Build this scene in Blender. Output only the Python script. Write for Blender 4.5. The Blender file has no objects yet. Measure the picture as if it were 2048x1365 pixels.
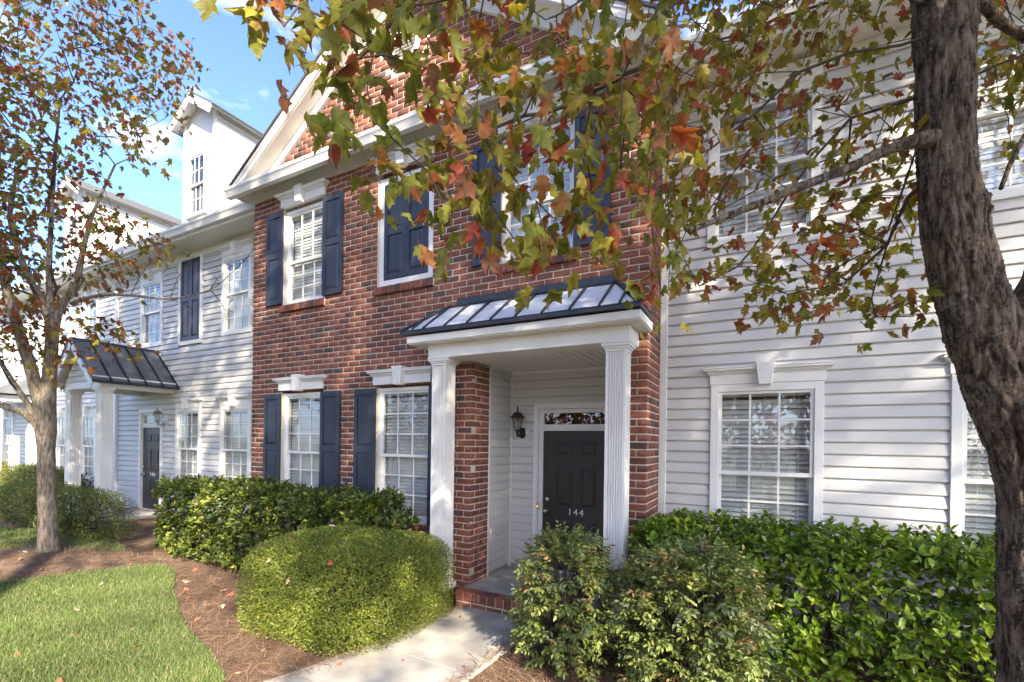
import bpy, math, random
import numpy as np
from mathutils import Vector, Matrix

rnd = random.Random(7)
nrng = np.random.default_rng(11)
scene = bpy.context.scene
col = scene.collection
RAD = math.radians

# ------------------------------------------------------------------ camera
YAW, ROLL = RAD(27.92), RAD(0.8)
r0 = Vector((math.cos(YAW), math.sin(YAW), 0)); f0 = Vector((-math.sin(YAW), math.cos(YAW), 0)); u0 = Vector((0, 0, 1))
cr = r0 * math.cos(ROLL) + u0 * math.sin(ROLL); cu = u0 * math.cos(ROLL) - r0 * math.sin(ROLL)
CAM = Vector((0.0, -4.66, 1.87))
cd = bpy.data.cameras.new('camera'); cam = bpy.data.objects.new('camera', cd); col.objects.link(cam)
cam.matrix_world = Matrix(((cr.x, cu.x, -f0.x, CAM.x), (cr.y, cu.y, -f0.y, CAM.y), (cr.z, cu.z, -f0.z, CAM.z), (0, 0, 0, 1)))
cd.sensor_fit = 'HORIZONTAL'; cd.sensor_width = 36.0; cd.lens = 938 / 2048 * 36
cd.shift_y = (887 - 682.5) / 2048
cd.clip_start = 0.05; cd.clip_end = 2000
scene.camera = cam

# ------------------------------------------------------------------ sky, sun, exposure
SUN_AZ, SUN_EL = RAD(53), RAD(30)          # azimuth to the right of the street side, elevation
world = bpy.data.worlds.new('World'); scene.world = world; world.use_nodes = True
wn = world.node_tree.nodes; wl = world.node_tree.links
bg = wn['Background']; bg.inputs[1].default_value = 0.10
sky = wn.new('ShaderNodeTexSky'); sky.sky_type = 'NISHITA'; sky.sun_disc = False
sky.sun_elevation = SUN_EL; sky.sun_rotation = RAD(180) - SUN_AZ
sky.air_density = 0.62; sky.dust_density = 1.2; sky.ozone_density = 3.6
tc = wn.new('ShaderNodeTexCoord')
mp = wn.new('ShaderNodeMapping'); mp.inputs['Scale'].default_value = (3.2, 3.2, 7.5); mp.inputs['Location'].default_value = (0.35, 1.9, 0.2)
nz = wn.new('ShaderNodeTexNoise'); nz.inputs['Scale'].default_value = 1.5; nz.inputs['Detail'].default_value = 7; nz.inputs['Roughness'].default_value = 0.55
rp = wn.new('ShaderNodeValToRGB'); rp.color_ramp.elements[0].position = 0.56; rp.color_ramp.elements[1].position = 0.72
mx = wn.new('ShaderNodeMix'); mx.data_type = 'RGBA'; mx.inputs[7].default_value = (3.0, 3.0, 3.05, 1)
wl.new(tc.outputs['Generated'], mp.inputs['Vector']); wl.new(mp.outputs['Vector'], nz.inputs['Vector'])
wl.new(nz.outputs['Fac'], rp.inputs['Fac']); wl.new(rp.outputs['Color'], mx.inputs[0])
wl.new(sky.outputs['Color'], mx.inputs[6]); wl.new(mx.outputs[2], bg.inputs['Color'])
sd = bpy.data.lights.new('sun', 'SUN'); sd.energy = 2.9; sd.angle = RAD(0.8); sd.color = (1.0, 0.86, 0.66)
sun = bpy.data.objects.new('sun', sd); col.objects.link(sun)
to_sun = Vector((math.sin(SUN_AZ) * math.cos(SUN_EL), -math.cos(SUN_AZ) * math.cos(SUN_EL), math.sin(SUN_EL)))
sun.rotation_euler = to_sun.to_track_quat('Z', 'Y').to_euler(); sun.location = to_sun * 40
scene.view_settings.view_transform = 'Standard'; scene.view_settings.look = 'None'
scene.view_settings.exposure = 2.72; scene.view_settings.gamma = 1.0; scene.view_settings.use_curve_mapping = False
scene.cycles.max_bounces = 8; scene.cycles.transparent_max_bounces = 12
scene.cycles.caustics_reflective = False; scene.cycles.caustics_refractive = False
scene.cycles.use_denoising = True; scene.cycles.sample_clamp_indirect = 6.0

# ------------------------------------------------------------------ materials
def new_mat(name):
    m = bpy.data.materials.new(name); m.use_nodes = True
    nt = m.node_tree; return m, nt, nt.nodes['Principled BSDF'], nt.nodes['Material Output']

def pmat(name, c, rough=0.6, var=0.12, vscale=6.0, bump=0.0, bscale=60.0, metal=0.0, spec=0.4, stretch=(1, 1, 1), dirt=None, dscale=3.0, damt=0.5):
    m, nt, b, o = new_mat(name); N = nt.nodes; L = nt.links
    g = N.new('ShaderNodeTexCoord'); mpn = N.new('ShaderNodeMapping'); mpn.inputs['Scale'].default_value = stretch
    L.new(g.outputs['Object'], mpn.inputs['Vector'])
    n = N.new('ShaderNodeTexNoise'); n.inputs['Scale'].default_value = vscale; n.inputs['Detail'].default_value = 5
    L.new(mpn.outputs['Vector'], n.inputs['Vector'])
    r = N.new('ShaderNodeValToRGB')
    lo = tuple(max(0, x * (1 - var)) for x in c); hi = tuple(min(1, x * (1 + var)) for x in c)
    r.color_ramp.elements[0].position = 0.3; r.color_ramp.elements[1].position = 0.7
    r.color_ramp.elements[0].color = lo + (1,); r.color_ramp.elements[1].color = hi + (1,)
    L.new(n.outputs['Fac'], r.inputs['Fac']); out = r.outputs['Color']
    if dirt:
        n2 = N.new('ShaderNodeTexNoise'); n2.inputs['Scale'].default_value = dscale; n2.inputs['Detail'].default_value = 8
        L.new(mpn.outputs['Vector'], n2.inputs['Vector'])
        r2 = N.new('ShaderNodeValToRGB'); r2.color_ramp.elements[0].position = 0.5; r2.color_ramp.elements[1].position = 0.75
        r2.color_ramp.elements[0].color = (0, 0, 0, 1); r2.color_ramp.elements[1].color = (damt, damt, damt, 1)
        L.new(n2.outputs['Fac'], r2.inputs['Fac'])
        mm = N.new('ShaderNodeMix'); mm.data_type = 'RGBA'; L.new(r2.outputs['Color'], mm.inputs[0]); L.new(out, mm.inputs[6]); mm.inputs[7].default_value = dirt + (1,)
        out = mm.outputs[2]
    L.new(out, b.inputs['Base Color'])
    b.inputs['Roughness'].default_value = rough; b.inputs['Metallic'].default_value = metal; b.inputs['Specular IOR Level'].default_value = spec
    if bump:
        n3 = N.new('ShaderNodeTexNoise'); n3.inputs['Scale'].default_value = bscale; n3.inputs['Detail'].default_value = 6
        L.new(mpn.outputs['Vector'], n3.inputs['Vector'])
        bp = N.new('ShaderNodeBump'); bp.inputs['Strength'].default_value = bump; bp.inputs['Distance'].default_value = 0.01
        L.new(n3.outputs['Fac'], bp.inputs['Height']); L.new(bp.outputs['Normal'], b.inputs['Normal'])
    return m

def brick_mat(name, per_object):
    m, nt, b, o = new_mat(name); N = nt.nodes; L = nt.links
    if per_object:
        s = N.new('ShaderNodeObjectInfo').outputs['Random']
    else:
        a = N.new('ShaderNodeAttribute'); a.attribute_name = 'rnd'; s = a.outputs['Fac']
    r = N.new('ShaderNodeValToRGB'); cr_ = r.color_ramp
    stops = [(0.0, (.225, .086, .058)), (0.18, (.275, .104, .068)), (0.38, (.235, .096, .070)), (0.56, (.31, .130, .090)), (0.74, (.200, .078, .058)),
             (0.88, (.165, .076, .062)), (0.96, (.115, .078, .072)), (1.0, (.130, .100, .098))]
    cr_.elements[0].position = 0; cr_.elements[0].color = stops[0][1] + (1,); cr_.elements[1].position = 1; cr_.elements[1].color = stops[-1][1] + (1,)
    for p, c in stops[1:-1]:
        e = cr_.elements.new(p); e.color = c + (1,)
    L.new(s, r.inputs['Fac'])
    g = N.new('ShaderNodeNewGeometry')
    n = N.new('ShaderNodeTexNoise'); n.inputs['Scale'].default_value = 55; n.inputs['Detail'].default_value = 6; L.new(g.outputs['Position'], n.inputs['Vector'])
    r2 = N.new('ShaderNodeValToRGB'); r2.color_ramp.elements[0].position = 0.32; r2.color_ramp.elements[0].color = (.56, .54, .55, 1)
    r2.color_ramp.elements[1].position = 0.62; r2.color_ramp.elements[1].color = (1.12, 1.08, 1.05, 1)
    L.new(n.outputs['Fac'], r2.inputs['Fac'])
    mm = N.new('ShaderNodeMix'); mm.data_type = 'RGBA'; mm.blend_type = 'MULTIPLY'; mm.inputs[0].default_value = 0.85
    L.new(r.outputs['Color'], mm.inputs[6]); L.new(r2.outputs['Color'], mm.inputs[7])
    n4 = N.new('ShaderNodeTexNoise'); n4.inputs['Scale'].default_value = 130; n4.inputs['Detail'].default_value = 3; L.new(g.outputs['Position'], n4.inputs['Vector'])
    r4 = N.new('ShaderNodeValToRGB'); r4.color_ramp.elements[0].position = 0.62; r4.color_ramp.elements[0].color = (0, 0, 0, 1)
    r4.color_ramp.elements[1].position = 0.72; r4.color_ramp.elements[1].color = (.45, .45, .45, 1); L.new(n4.outputs['Fac'], r4.inputs['Fac'])
    m2 = N.new('ShaderNodeMix'); m2.data_type = 'RGBA'; L.new(r4.outputs['Color'], m2.inputs[0]); L.new(mm.outputs[2], m2.inputs[6]); m2.inputs[7].default_value = (.50, .40, .34, 1)
    n5 = N.new('ShaderNodeTexNoise'); n5.inputs['Scale'].default_value = 1.3; n5.inputs['Detail'].default_value = 6; L.new(g.outputs['Position'], n5.inputs['Vector'])
    r5 = N.new('ShaderNodeValToRGB'); r5.color_ramp.elements[0].position = .33; r5.color_ramp.elements[0].color = (.74, .76, .78, 1); r5.color_ramp.elements[1].position = .68; r5.color_ramp.elements[1].color = (1.18, 1.14, 1.10, 1); L.new(n5.outputs['Fac'], r5.inputs['Fac'])
    m3 = N.new('ShaderNodeMix'); m3.data_type = 'RGBA'; m3.blend_type = 'MULTIPLY'; m3.inputs[0].default_value = 1.0; L.new(m2.outputs[2], m3.inputs[6]); L.new(r5.outputs['Color'], m3.inputs[7])
    L.new(m3.outputs[2], b.inputs['Base Color'])
    b.inputs['Roughness'].default_value = 0.85; b.inputs['Specular IOR Level'].default_value = 0.25
    bp = N.new('ShaderNodeBump'); bp.inputs['Strength'].default_value = 0.7; bp.inputs['Distance'].default_value = 0.006
    L.new(n.outputs['Fac'], bp.inputs['Height']); L.new(bp.outputs['Normal'], b.inputs['Normal'])
    return m

def leaf_mat(name, rough=0.45, spec=0.35, trans=0.3, tint=(1.25, 1.15, 0.7), mottle=45):
    m, nt, b, o = new_mat(name); N = nt.nodes; L = nt.links
    a = N.new('ShaderNodeAttribute'); a.attribute_name = 'lc'
    g = N.new('ShaderNodeNewGeometry'); n = N.new('ShaderNodeTexNoise'); n.inputs['Scale'].default_value = mottle; n.inputs['Detail'].default_value = 5; L.new(g.outputs['Position'], n.inputs['Vector'])
    rr = N.new('ShaderNodeValToRGB'); rr.color_ramp.elements[0].position = .34; rr.color_ramp.elements[0].color = (.62, .55, .55, 1); rr.color_ramp.elements[1].position = .62; rr.color_ramp.elements[1].color = (1.15, 1.15, 1.1, 1); L.new(n.outputs['Fac'], rr.inputs['Fac'])
    mm = N.new('ShaderNodeMix'); mm.data_type = 'RGBA'; mm.blend_type = 'MULTIPLY'; mm.inputs[0].default_value = .8; L.new(a.outputs['Color'], mm.inputs[6]); L.new(rr.outputs['Color'], mm.inputs[7])
    L.new(mm.outputs[2], b.inputs['Base Color']); b.inputs['Roughness'].default_value = rough; b.inputs['Specular IOR Level'].default_value = spec
    t = N.new('ShaderNodeBsdfTranslucent')
    mu = N.new('ShaderNodeMix'); mu.data_type = 'RGBA'; mu.blend_type = 'MULTIPLY'; mu.inputs[0].default_value = 1.0
    L.new(mm.outputs[2], mu.inputs[6]); mu.inputs[7].default_value = tint + (1,); L.new(mu.outputs[2], t.inputs['Color'])
    mxs = N.new('ShaderNodeMixShader'); mxs.inputs[0].default_value = trans
    L.new(b.outputs[0], mxs.inputs[1]); L.new(t.outputs[0], mxs.inputs[2]); L.new(mxs.outputs[0], o.inputs['Surface'])
    return m

def glass_mat(name, tint=(.80, .83, .84), gain=.9, base=0.12):
    m, nt, b, o = new_mat(name); N = nt.nodes; L = nt.links; N.remove(b)
    t = N.new('ShaderNodeBsdfTransparent'); t.inputs[0].default_value = tint + (1,)
    g = N.new('ShaderNodeBsdfGlossy'); g.inputs['Roughness'].default_value = 0.0; g.inputs['Color'].default_value = (.95, .97, 1, 1)
    gg = N.new('ShaderNodeNewGeometry'); nn = N.new('ShaderNodeTexNoise'); nn.inputs['Scale'].default_value = 2.2
    L.new(gg.outputs['Position'], nn.inputs['Vector'])
    bp = N.new('ShaderNodeBump'); bp.inputs['Strength'].default_value = 0.02; bp.inputs['Distance'].default_value = 0.02; L.new(nn.outputs['Fac'], bp.inputs['Height']); L.new(bp.outputs['Normal'], g.inputs['Normal'])
    lw = N.new('ShaderNodeLayerWeight'); lw.inputs['Blend'].default_value = .5; f = N.new('ShaderNodeMath'); f.operation = 'POWER'; f.inputs[1].default_value = 4.5; L.new(lw.outputs['Facing'], f.inputs[0])
    ma = N.new('ShaderNodeMath'); ma.operation = 'MULTIPLY_ADD'; ma.inputs[1].default_value = gain; ma.inputs[2].default_value = base; ma.use_clamp = True
    L.new(f.outputs[0], ma.inputs[0]); mxs = N.new('ShaderNodeMixShader'); L.new(ma.outputs[0], mxs.inputs[0])
    L.new(t.outputs[0], mxs.inputs[1]); L.new(g.outputs[0], mxs.inputs[2]); L.new(mxs.outputs[0], o.inputs['Surface'])
    return m

def bark_mat(name, dark, light, scale=1.0):
    m, nt, b, o = new_mat(name); N = nt.nodes; L = nt.links
    g = N.new('ShaderNodeNewGeometry'); mpn = N.new('ShaderNodeMapping'); mpn.inputs['Scale'].default_value = (1, 1, 0.22)
    L.new(g.outputs['Position'], mpn.inputs['Vector'])
    n = N.new('ShaderNodeTexNoise'); n.inputs['Scale'].default_value = 42 * scale; n.inputs['Detail'].default_value = 8; n.inputs['Roughness'].default_value = .65; n.inputs['Distortion'].default_value = .5; L.new(mpn.outputs['Vector'], n.inputs['Vector'])
    n2 = N.new('ShaderNodeTexNoise'); n2.inputs['Scale'].default_value = 6 * scale; n2.inputs['Detail'].default_value = 7; L.new(g.outputs['Position'], n2.inputs['Vector'])
    n3 = N.new('ShaderNodeTexNoise'); n3.inputs['Scale'].default_value = 70 * scale; n3.inputs['Detail'].default_value = 4; L.new(g.outputs['Position'], n3.inputs['Vector'])
    r = N.new('ShaderNodeValToRGB'); r.color_ramp.elements[0].position = .41; r.color_ramp.elements[0].color = dark + (1,)
    r.color_ramp.elements[1].position = .60; r.color_ramp.elements[1].color = light + (1,); L.new(n.outputs['Fac'], r.inputs['Fac'])
    ad = N.new('ShaderNodeMath'); ad.operation = 'MULTIPLY'; L.new(n2.outputs['Fac'], ad.inputs[0]); L.new(n3.outputs['Fac'], ad.inputs[1])
    r2 = N.new('ShaderNodeValToRGB'); r2.color_ramp.elements[0].position = .29; r2.color_ramp.elements[0].color = (0, 0, 0, 1)
    r2.color_ramp.elements[1].position = .44; r2.color_ramp.elements[1].color = (.6, .6, .6, 1); L.new(ad.outputs[0], r2.inputs['Fac'])
    mm = N.new('ShaderNodeMix'); mm.data_type = 'RGBA'; L.new(r2.outputs['Color'], mm.inputs[0]); L.new(r.outputs['Color'], mm.inputs[6]); mm.inputs[7].default_value = (.34, .32, .29, 1)
    L.new(mm.outputs[2], b.inputs['Base Color']); b.inputs['Roughness'].default_value = .9; b.inputs['Specular IOR Level'].default_value = .2
    bp = N.new('ShaderNodeBump'); bp.inputs['Strength'].default_value = 1.0; bp.inputs['Distance'].default_value = .03
    L.new(n.outputs['Fac'], bp.inputs['Height']); L.new(bp.outputs['Normal'], b.inputs['Normal'])
    return m

M = {}
M['brick'] = brick_mat('fired_brick', True); M['brickm'] = brick_mat('fired_brick_mass', False)
M['mortar'] = pmat('mortar', (.61, .56, .48), .95, .15, 30, .5, 120)
M['white'] = pmat('white_trim', (.78, .78, .77), .42, .04, 2.5, dirt=(.62, .60, .55), dscale=2.2, damt=.35)
M['soffit'] = pmat('soffit_vinyl', (.72, .70, .65), .5, .04, 3)
M['siding'] = pmat('vinyl_siding', (.575, .575, .57), .48, .06, 1.6, .04, 25, stretch=(.25, .25, 4), dirt=(.50, .47, .42), dscale=1.4, damt=.4)
M['sheath'] = pmat('sheathing', (.35, .34, .32), .9)
M['navy'] = pmat('navy_paint', (.032, .040, .062), .38, .18, 14, .12, 70, stretch=(1, 1, .15))
M['door'] = pmat('dark_door_paint', (.032, .028, .029), .34, .2, 20, .10, 80, stretch=(1, 1, .15))
M['door2'] = pmat('dark_brown_door_paint_and_room_shade', (.040, .030, .034), .4, .2, 20, .10, 80, stretch=(1, 1, .15))  # also colours in the indoor darkness behind transoms and dormer panes
M['metal'] = pmat('sky_tinted_roof_sheet', (.70, .75, .81), .28, .06, 5, .05, 8, metal=.1, spec=.6, dirt=(.30, .31, .33), dscale=5, damt=.4)  # pale blue base imitates the sky reflected in the porch roof sheets
M['metal2'] = pmat('weathered_roof_sheet', (.15, .16, .17), .34, .25, 4, .05, 8, metal=.3, spec=.6, dirt=(.34, .35, .36), dscale=3, damt=.5)
M['seam'] = pmat('dark_metal_trim', (.028, .032, .042), .35, .2, 10, spec=.5)
M['shingle'] = pmat('asphalt_shingle', (.085, .085, .09), .9, .3, 25, .6, 90)
M['gutter'] = pmat('gutter_enamel', (.74, .74, .74), .32, .03, 3, spec=.5)
M['glass'] = glass_mat('window_glass')
M['glassc'] = glass_mat('lantern_glass', (.85, .85, .8), .8, .05)
M['blind'] = pmat('blind_vinyl', (.74, .74, .72), .5, .03, 4)
M['inner'] = pmat('room_plaster', (.30, .28, .26), .9)
M['black'] = pmat('lantern_metal', (.022, .018, .016), .42, .2, 20, spec=.5)
M['pewter'] = pmat('pewter_metal', (.30, .30, .31), .4, .15, 20, metal=.6)
M['nickel'] = pmat('satin_nickel', (.55, .54, .52), .22, .05, 10, metal=1.0)
M['numeral'] = pmat('brushed_numerals', (.72, .72, .74), .35, .05, 10, metal=.4)
M['plastic'] = pmat('beige_plastic', (.60, .58, .52), .5, .05, 5)
M['brass'] = pmat('brass_bell_plate', (.55, .33, .10), .35, .05, 10, metal=.7)
M['concrete'] = pmat('broom_finished_concrete', (.37, .36, .34), .85, .18, 5.0, .5, 160, dirt=(.22, .20, .17), dscale=1.8, damt=.85)
M['soil'] = pmat('leaf_litter_soil', (.105, .070, .050), .95, .4, 9, .9, 50, dirt=(.19, .14, .10), dscale=4, damt=.7)
M['ground'] = pmat('far_ground', (.10, .11, .055), .95, .3, 1.2, .4, 20)
M['turf'] = pmat('turf_soil', (.085, .10, .035), .95, .35, 7, .7, 60, dirt=(.16, .12, .07), dscale=2.2, damt=.6)
M['asphalt'] = pmat('asphalt', (.05, .05, .052), .9, .2, 20, .4, 150)
M['bark'] = bark_mat('maple_bark', (.034, .024, .018), (.215, .165, .122))
M['bark2'] = bark_mat('young_maple_bark', (.13, .105, .080), (.36, .305, .235), .8)
M['twig'] = pmat('twig_bark', (.055, .040, .032), .85, .3, 40)
M['leaf'] = leaf_mat('maple_leaf', .5, .3, .48, (1.35, 1.2, .6))
M['gloss'] = leaf_mat('glossy_evergreen_leaf', .34, .35, .25, (1.2, 1.3, .5))
M['matte'] = leaf_mat('shrub_leaf', .42, .4, .25, (1.2, 1.25, .5))
M['grassb'] = leaf_mat('grass_blade', .5, .3, .25, (1.1, 1.2, .5))
M['straw'] = leaf_mat('dead_needle', .7, .2, .05, (1, 1, 1))
M['scar'] = pmat('bare_wood', (.22, .17, .12), .85, .3, 30, .5, 60)
b_ = M['black']
def lamp_glow(name, c, s):
    m, nt, b, o = new_mat(name); b.inputs['Base Color'].default_value = c + (1,); b.inputs['Emission Color'].default_value = c + (1,); b.inputs['Emission Strength'].default_value = s; return m
M['bulb'] = pmat('bulb_frost', (.75, .72, .66), .4)
M['bell'] = lamp_glow('lit_bell_button', (1.0, .42, .06), 1.6)

# ------------------------------------------------------------------ mesh helpers
class MB:
    def __init__(s): s.v = []; s.f = []
    def add(s, vs, fs):
        k = len(s.v); s.v += [tuple(p) for p in vs]; s.f += [tuple(i + k for i in q) for q in fs]; return s
    def box(s, x0, x1, y0, y1, z0, z1):
        return s.add([(x0, y0, z0), (x1, y0, z0), (x1, y1, z0), (x0, y1, z0), (x0, y0, z1), (x1, y0, z1), (x1, y1, z1), (x0, y1, z1)],
                     [(0, 3, 2, 1), (4, 5, 6, 7), (0, 1, 5, 4), (1, 2, 6, 5), (2, 3, 7, 6), (3, 0, 4, 7)])
    def poly(s, pts): return s.add(pts, [tuple(range(len(pts)))])
    def prism(s, prof, axis, a0, a1):
        n = len(prof)
        def P(p, a):
            return {'X': (a, p[0], p[1]), 'Y': (p[0], a, p[1]), 'Z': (p[0], p[1], a)}[axis]
        vs = [P(p, a0) for p in prof] + [P(p, a1) for p in prof]
        fs = [tuple(range(n))[::-1], tuple(range(n, 2 * n))] + [(i, (i + 1) % n, n + (i + 1) % n, n + i) for i in range(n)]
        return s.add(vs, fs)
    def frust(s, x0, x1, z0, z1, y_back, y_front, inset):      # raised field facing -Y
        a = [(x0, y_back, z0), (x1, y_back, z0), (x1, y_back, z1), (x0, y_back, z1)]
        b = [(x0 + inset, y_front, z0 + inset), (x1 - inset, y_front, z0 + inset), (x1 - inset, y_front, z1 - inset), (x0 + inset, y_front, z1 - inset)]
        return s.add(a + b, [(4, 5, 6, 7), (0, 1, 5, 4), (1, 2, 6, 5), (2, 3, 7, 6), (3, 0, 4, 7), (3, 2, 1, 0)])
    def tube(s, pts, rad, n=8, cap=True):
        pts = [Vector(p) for p in pts]; k = len(s.v); prev = None
        for i, p in enumerate(pts):
            d = (pts[min(i + 1, len(pts) - 1)] - pts[max(i - 1, 0)]).normalized()
            if prev is None:
                a = d.cross(Vector((0.13, 0.31, 0.94)) if abs(d.z) < .9 else Vector((1, 0.1, 0))).normalized()
            else:
                a = (prev - d * prev.dot(d)).normalized()
            prev = a; b = d.cross(a); r = rad[i] if hasattr(rad, '__len__') else rad
            for j in range(n):
                t = 2 * math.pi * j / n; s.v.append(tuple(p + (a * math.cos(t) + b * math.sin(t)) * r))
        for i in range(len(pts) - 1):
            for j in range(n):
                j2 = (j + 1) % n; s.f.append((k + i * n + j, k + i * n + j2, k + (i + 1) * n + j2, k + (i + 1) * n + j))
        if cap:
            s.f.append(tuple(k + j for j in range(n))[::-1]); s.f.append(tuple(k + (len(pts) - 1) * n + j for j in range(n)))
        return s
    def lathe(s, prof, c, n=16, axis='Z'):
        k = len(s.v)
        for r, h in prof:
            for j in range(n):
                t = 2 * math.pi * j / n; x, y = r * math.cos(t), r * math.sin(t)
                s.v.append((c[0] + x, c[1] + y, c[2] + h) if axis == 'Z' else (c[0] + x, c[1] + h, c[2] + y))
        m = len(prof)
        for i in range(m - 1):
            for j in range(n):
                j2 = (j + 1) % n; s.f.append((k + i * n + j, k + i * n + j2, k + (i + 1) * n + j2, k + (i + 1) * n + j))
        s.f.append(tuple(k + j for j in range(n))[::-1]); s.f.append(tuple(k + (m - 1) * n + j for j in range(n)))
        return s
    def build(s, name, mat, parent=None, smooth=False, bevel=0, kind=None, label=None):
        me = bpy.data.meshes.new(name); me.from_pydata(s.v, [], s.f); me.validate(); me.update()
        if smooth: me.polygons.foreach_set('use_smooth', [True] * len(me.polygons))
        me.materials.append(M[mat] if isinstance(mat, str) else mat)
        o = link(name, me, parent)
        if bevel:
            b = o.modifiers.new('bevel', 'BEVEL'); b.width = bevel; b.segments = 2; b.limit_method = 'ANGLE'; b.angle_limit = RAD(40)
        if kind: o['kind'] = kind
        if label: o['label'] = label
        return o

def link(name, data, parent=None):
    o = bpy.data.objects.new(name, data); col.objects.link(o)
    if parent is not None:
        o.parent = parent
        if parent.type == 'EMPTY': o.matrix_parent_inverse = Matrix.Translation(parent.location).inverted()
    return o
def tag(o, label, cat, group=None):
    o['label'] = label; o['category'] = cat
    if group: o['group'] = group
    return o
def thing(name, label, cat, loc=(0, 0, 0), group=None):
    o = bpy.data.objects.new(name, None); col.objects.link(o); o.location = loc; o.empty_display_size = .2
    return tag(o, label, cat, group)
def struct(o): o['kind'] = 'structure'; return o

def tri_mesh(name, V, T, mat, colors=None, attr=None, smooth=False):
    """V (n,3) T (m,3) numpy -> mesh; colors (n,3) -> 'lc' point colour; attr (n,) -> 'rnd'."""
    me = bpy.data.meshes.new(name); n, m = len(V), len(T)
    me.vertices.add(n); me.vertices.foreach_set('co', np.ascontiguousarray(V, np.float32).ravel())
    me.loops.add(m * 3); me.loops.foreach_set('vertex_index', np.ascontiguousarray(T, np.int32).ravel())
    me.polygons.add(m); me.polygons.foreach_set('loop_start', np.arange(0, m * 3, 3, dtype=np.int32))
    if smooth: me.polygons.foreach_set('use_smooth', np.ones(m, bool))
    if colors is not None:
        a = me.color_attributes.new('lc', 'FLOAT_COLOR', 'POINT'); c = np.ones((n, 4), np.float32); c[:, :3] = colors; a.data.foreach_set('color', c.ravel())
    if attr is not None:
        a = me.attributes.new('rnd', 'FLOAT', 'POINT'); a.data.foreach_set('value', np.ascontiguousarray(attr, np.float32))
    me.update(calc_edges=True); me.validate(); me.materials.append(M[mat] if isinstance(mat, str) else mat)
    return me

def norm(a): return a / (np.linalg.norm(a, axis=-1, keepdims=True) + 1e-9)
def frames(tip, up):
    """rotation matrices whose columns are x, y=tip, z=normal"""
    t = norm(tip); x = norm(np.cross(t, up)); n = np.cross(x, t)
    return np.stack([x, t, n], axis=-1)
def cloud(tv, tf, pos, R, sc, tcol):
    """template verts (k,3) faces (f,3) placed m times; tcol (m,k,3)"""
    m, k = len(pos), len(tv)
    V = np.einsum('mij,kj->mki', R, tv) * np.asarray(sc).reshape(-1, 1, 1) + pos[:, None, :]
    T = (np.asarray(tf)[None] + (np.arange(m) * k)[:, None, None]).reshape(-1, 3)
    return V.reshape(-1, 3), T, tcol.reshape(-1, 3)
def unit(n): return norm(nrng.normal(size=(n, 3)))

# ------------------------------------------------------------------ house builders
def holed(mb, x0, x1, z0, z1, holes, y, depth):
    """wall sheet facing -Y at y with rectangular holes whose reveals go back by depth"""
    xs = sorted({x0, x1} | {h[0] for h in holes} | {h[1] for h in holes}); zs = sorted({z0, z1} | {h[2] for h in holes} | {h[3] for h in holes})
    xs = [x for x in xs if x0 <= x <= x1]; zs = [z for z in zs if z0 <= z <= z1]
    for a, b in zip(xs, xs[1:]):
        for c, d in zip(zs, zs[1:]):
            mx_, mz_ = (a + b) / 2, (c + d) / 2
            if any(h[0] < mx_ < h[1] and h[2] < mz_ < h[3] for h in holes): continue
            mb.poly([(a, y, c), (b, y, c), (b, y, d), (a, y, d)])
    for h in holes:
        a, b, c, d = h; e = y + depth
        mb.poly([(a, y, c), (a, y, d), (a, e, d), (a, e, c)]); mb.poly([(b, y, c), (b, e, c), (b, e, d), (b, y, d)])
        mb.poly([(a, y, d), (b, y, d), (b, e, d), (a, e, d)]); mb.poly([(a, y, c), (a, e, c), (b, e, c), (b, y, c)])

BH_, BL_ = 0.0762, 0.2032
def brick_unit(seed):
    r = random.Random(seed); j = lambda s: r.uniform(-s, s)
    bx_, bz_, by_ = .02, .055, .05
    back = [(0, 1, 0), (1, 1, 0), (1, 1, 1), (0, 1, 1)]
    mid = [(0 + j(.004), by_, 0 + j(.02)), (1 + j(.004), by_, 0 + j(.02)), (1 + j(.004), by_, 1 + j(.02)), (0 + j(.004), by_, 1 + j(.02))]
    fr = [(bx_ + j(.008), j(.02), bz_ + j(.02)), (1 - bx_ + j(.008), j(.02), bz_ + j(.02)), (1 - bx_ + j(.008), j(.02), 1 - bz_ + j(.02)), (bx_ + j(.008), j(.02), 1 - bz_ + j(.02))]
    v = back + mid + fr
    f = [(8, 9, 10, 11)] + [(4 + i, 4 + (i + 1) % 4, 8 + (i + 1) % 4, 8 + i) for i in range(4)] + [(i, (i + 1) % 4, 4 + (i + 1) % 4, 4 + i) for i in range(4)]
    return v, f
BV = [brick_unit(i) for i in range(6)]
BM = []
for v, f in BV:
    me = bpy.data.meshes.new('brick'); me.from_pydata(v, [], f); me.update(); me.materials.append(M['brick']); BM.append(me)
ROT90 = Matrix.Rotation(math.pi / 2, 4, 'Z')
def brick_mx(x, y, z, L, D, H, face):
    s = Matrix.Diagonal((L, D, H, 1)); t = Matrix.Translation((x, y, z))
    return t @ s if face == 'F' else (t @ ROT90 @ s if face == 'R' else t @ face @ s)
def put_brick(mx_, parent):
    o = link('brick', rnd.choice(BM), parent); o.matrix_basis = mx_; return o
def brick_mass(mxs, name, parent):
    V = []; T = []; A = []; k = 0
    for m in mxs:
        v, f = rnd.choice(BV); a = np.array(v) @ np.array(m.to_3x3()).T + np.array(m.translation); V.append(a)
        for q in f: T.append((q[0] + k, q[1] + k, q[2] + k)); T.append((q[0] + k, q[2] + k, q[3] + k))
        A += [rnd.random()] * len(v); k += len(v)
    o = link(name, tri_mesh(name, np.concatenate(V), np.array(T), 'brickm', attr=A), parent); o['kind'] = 'stuff'; return o

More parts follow.
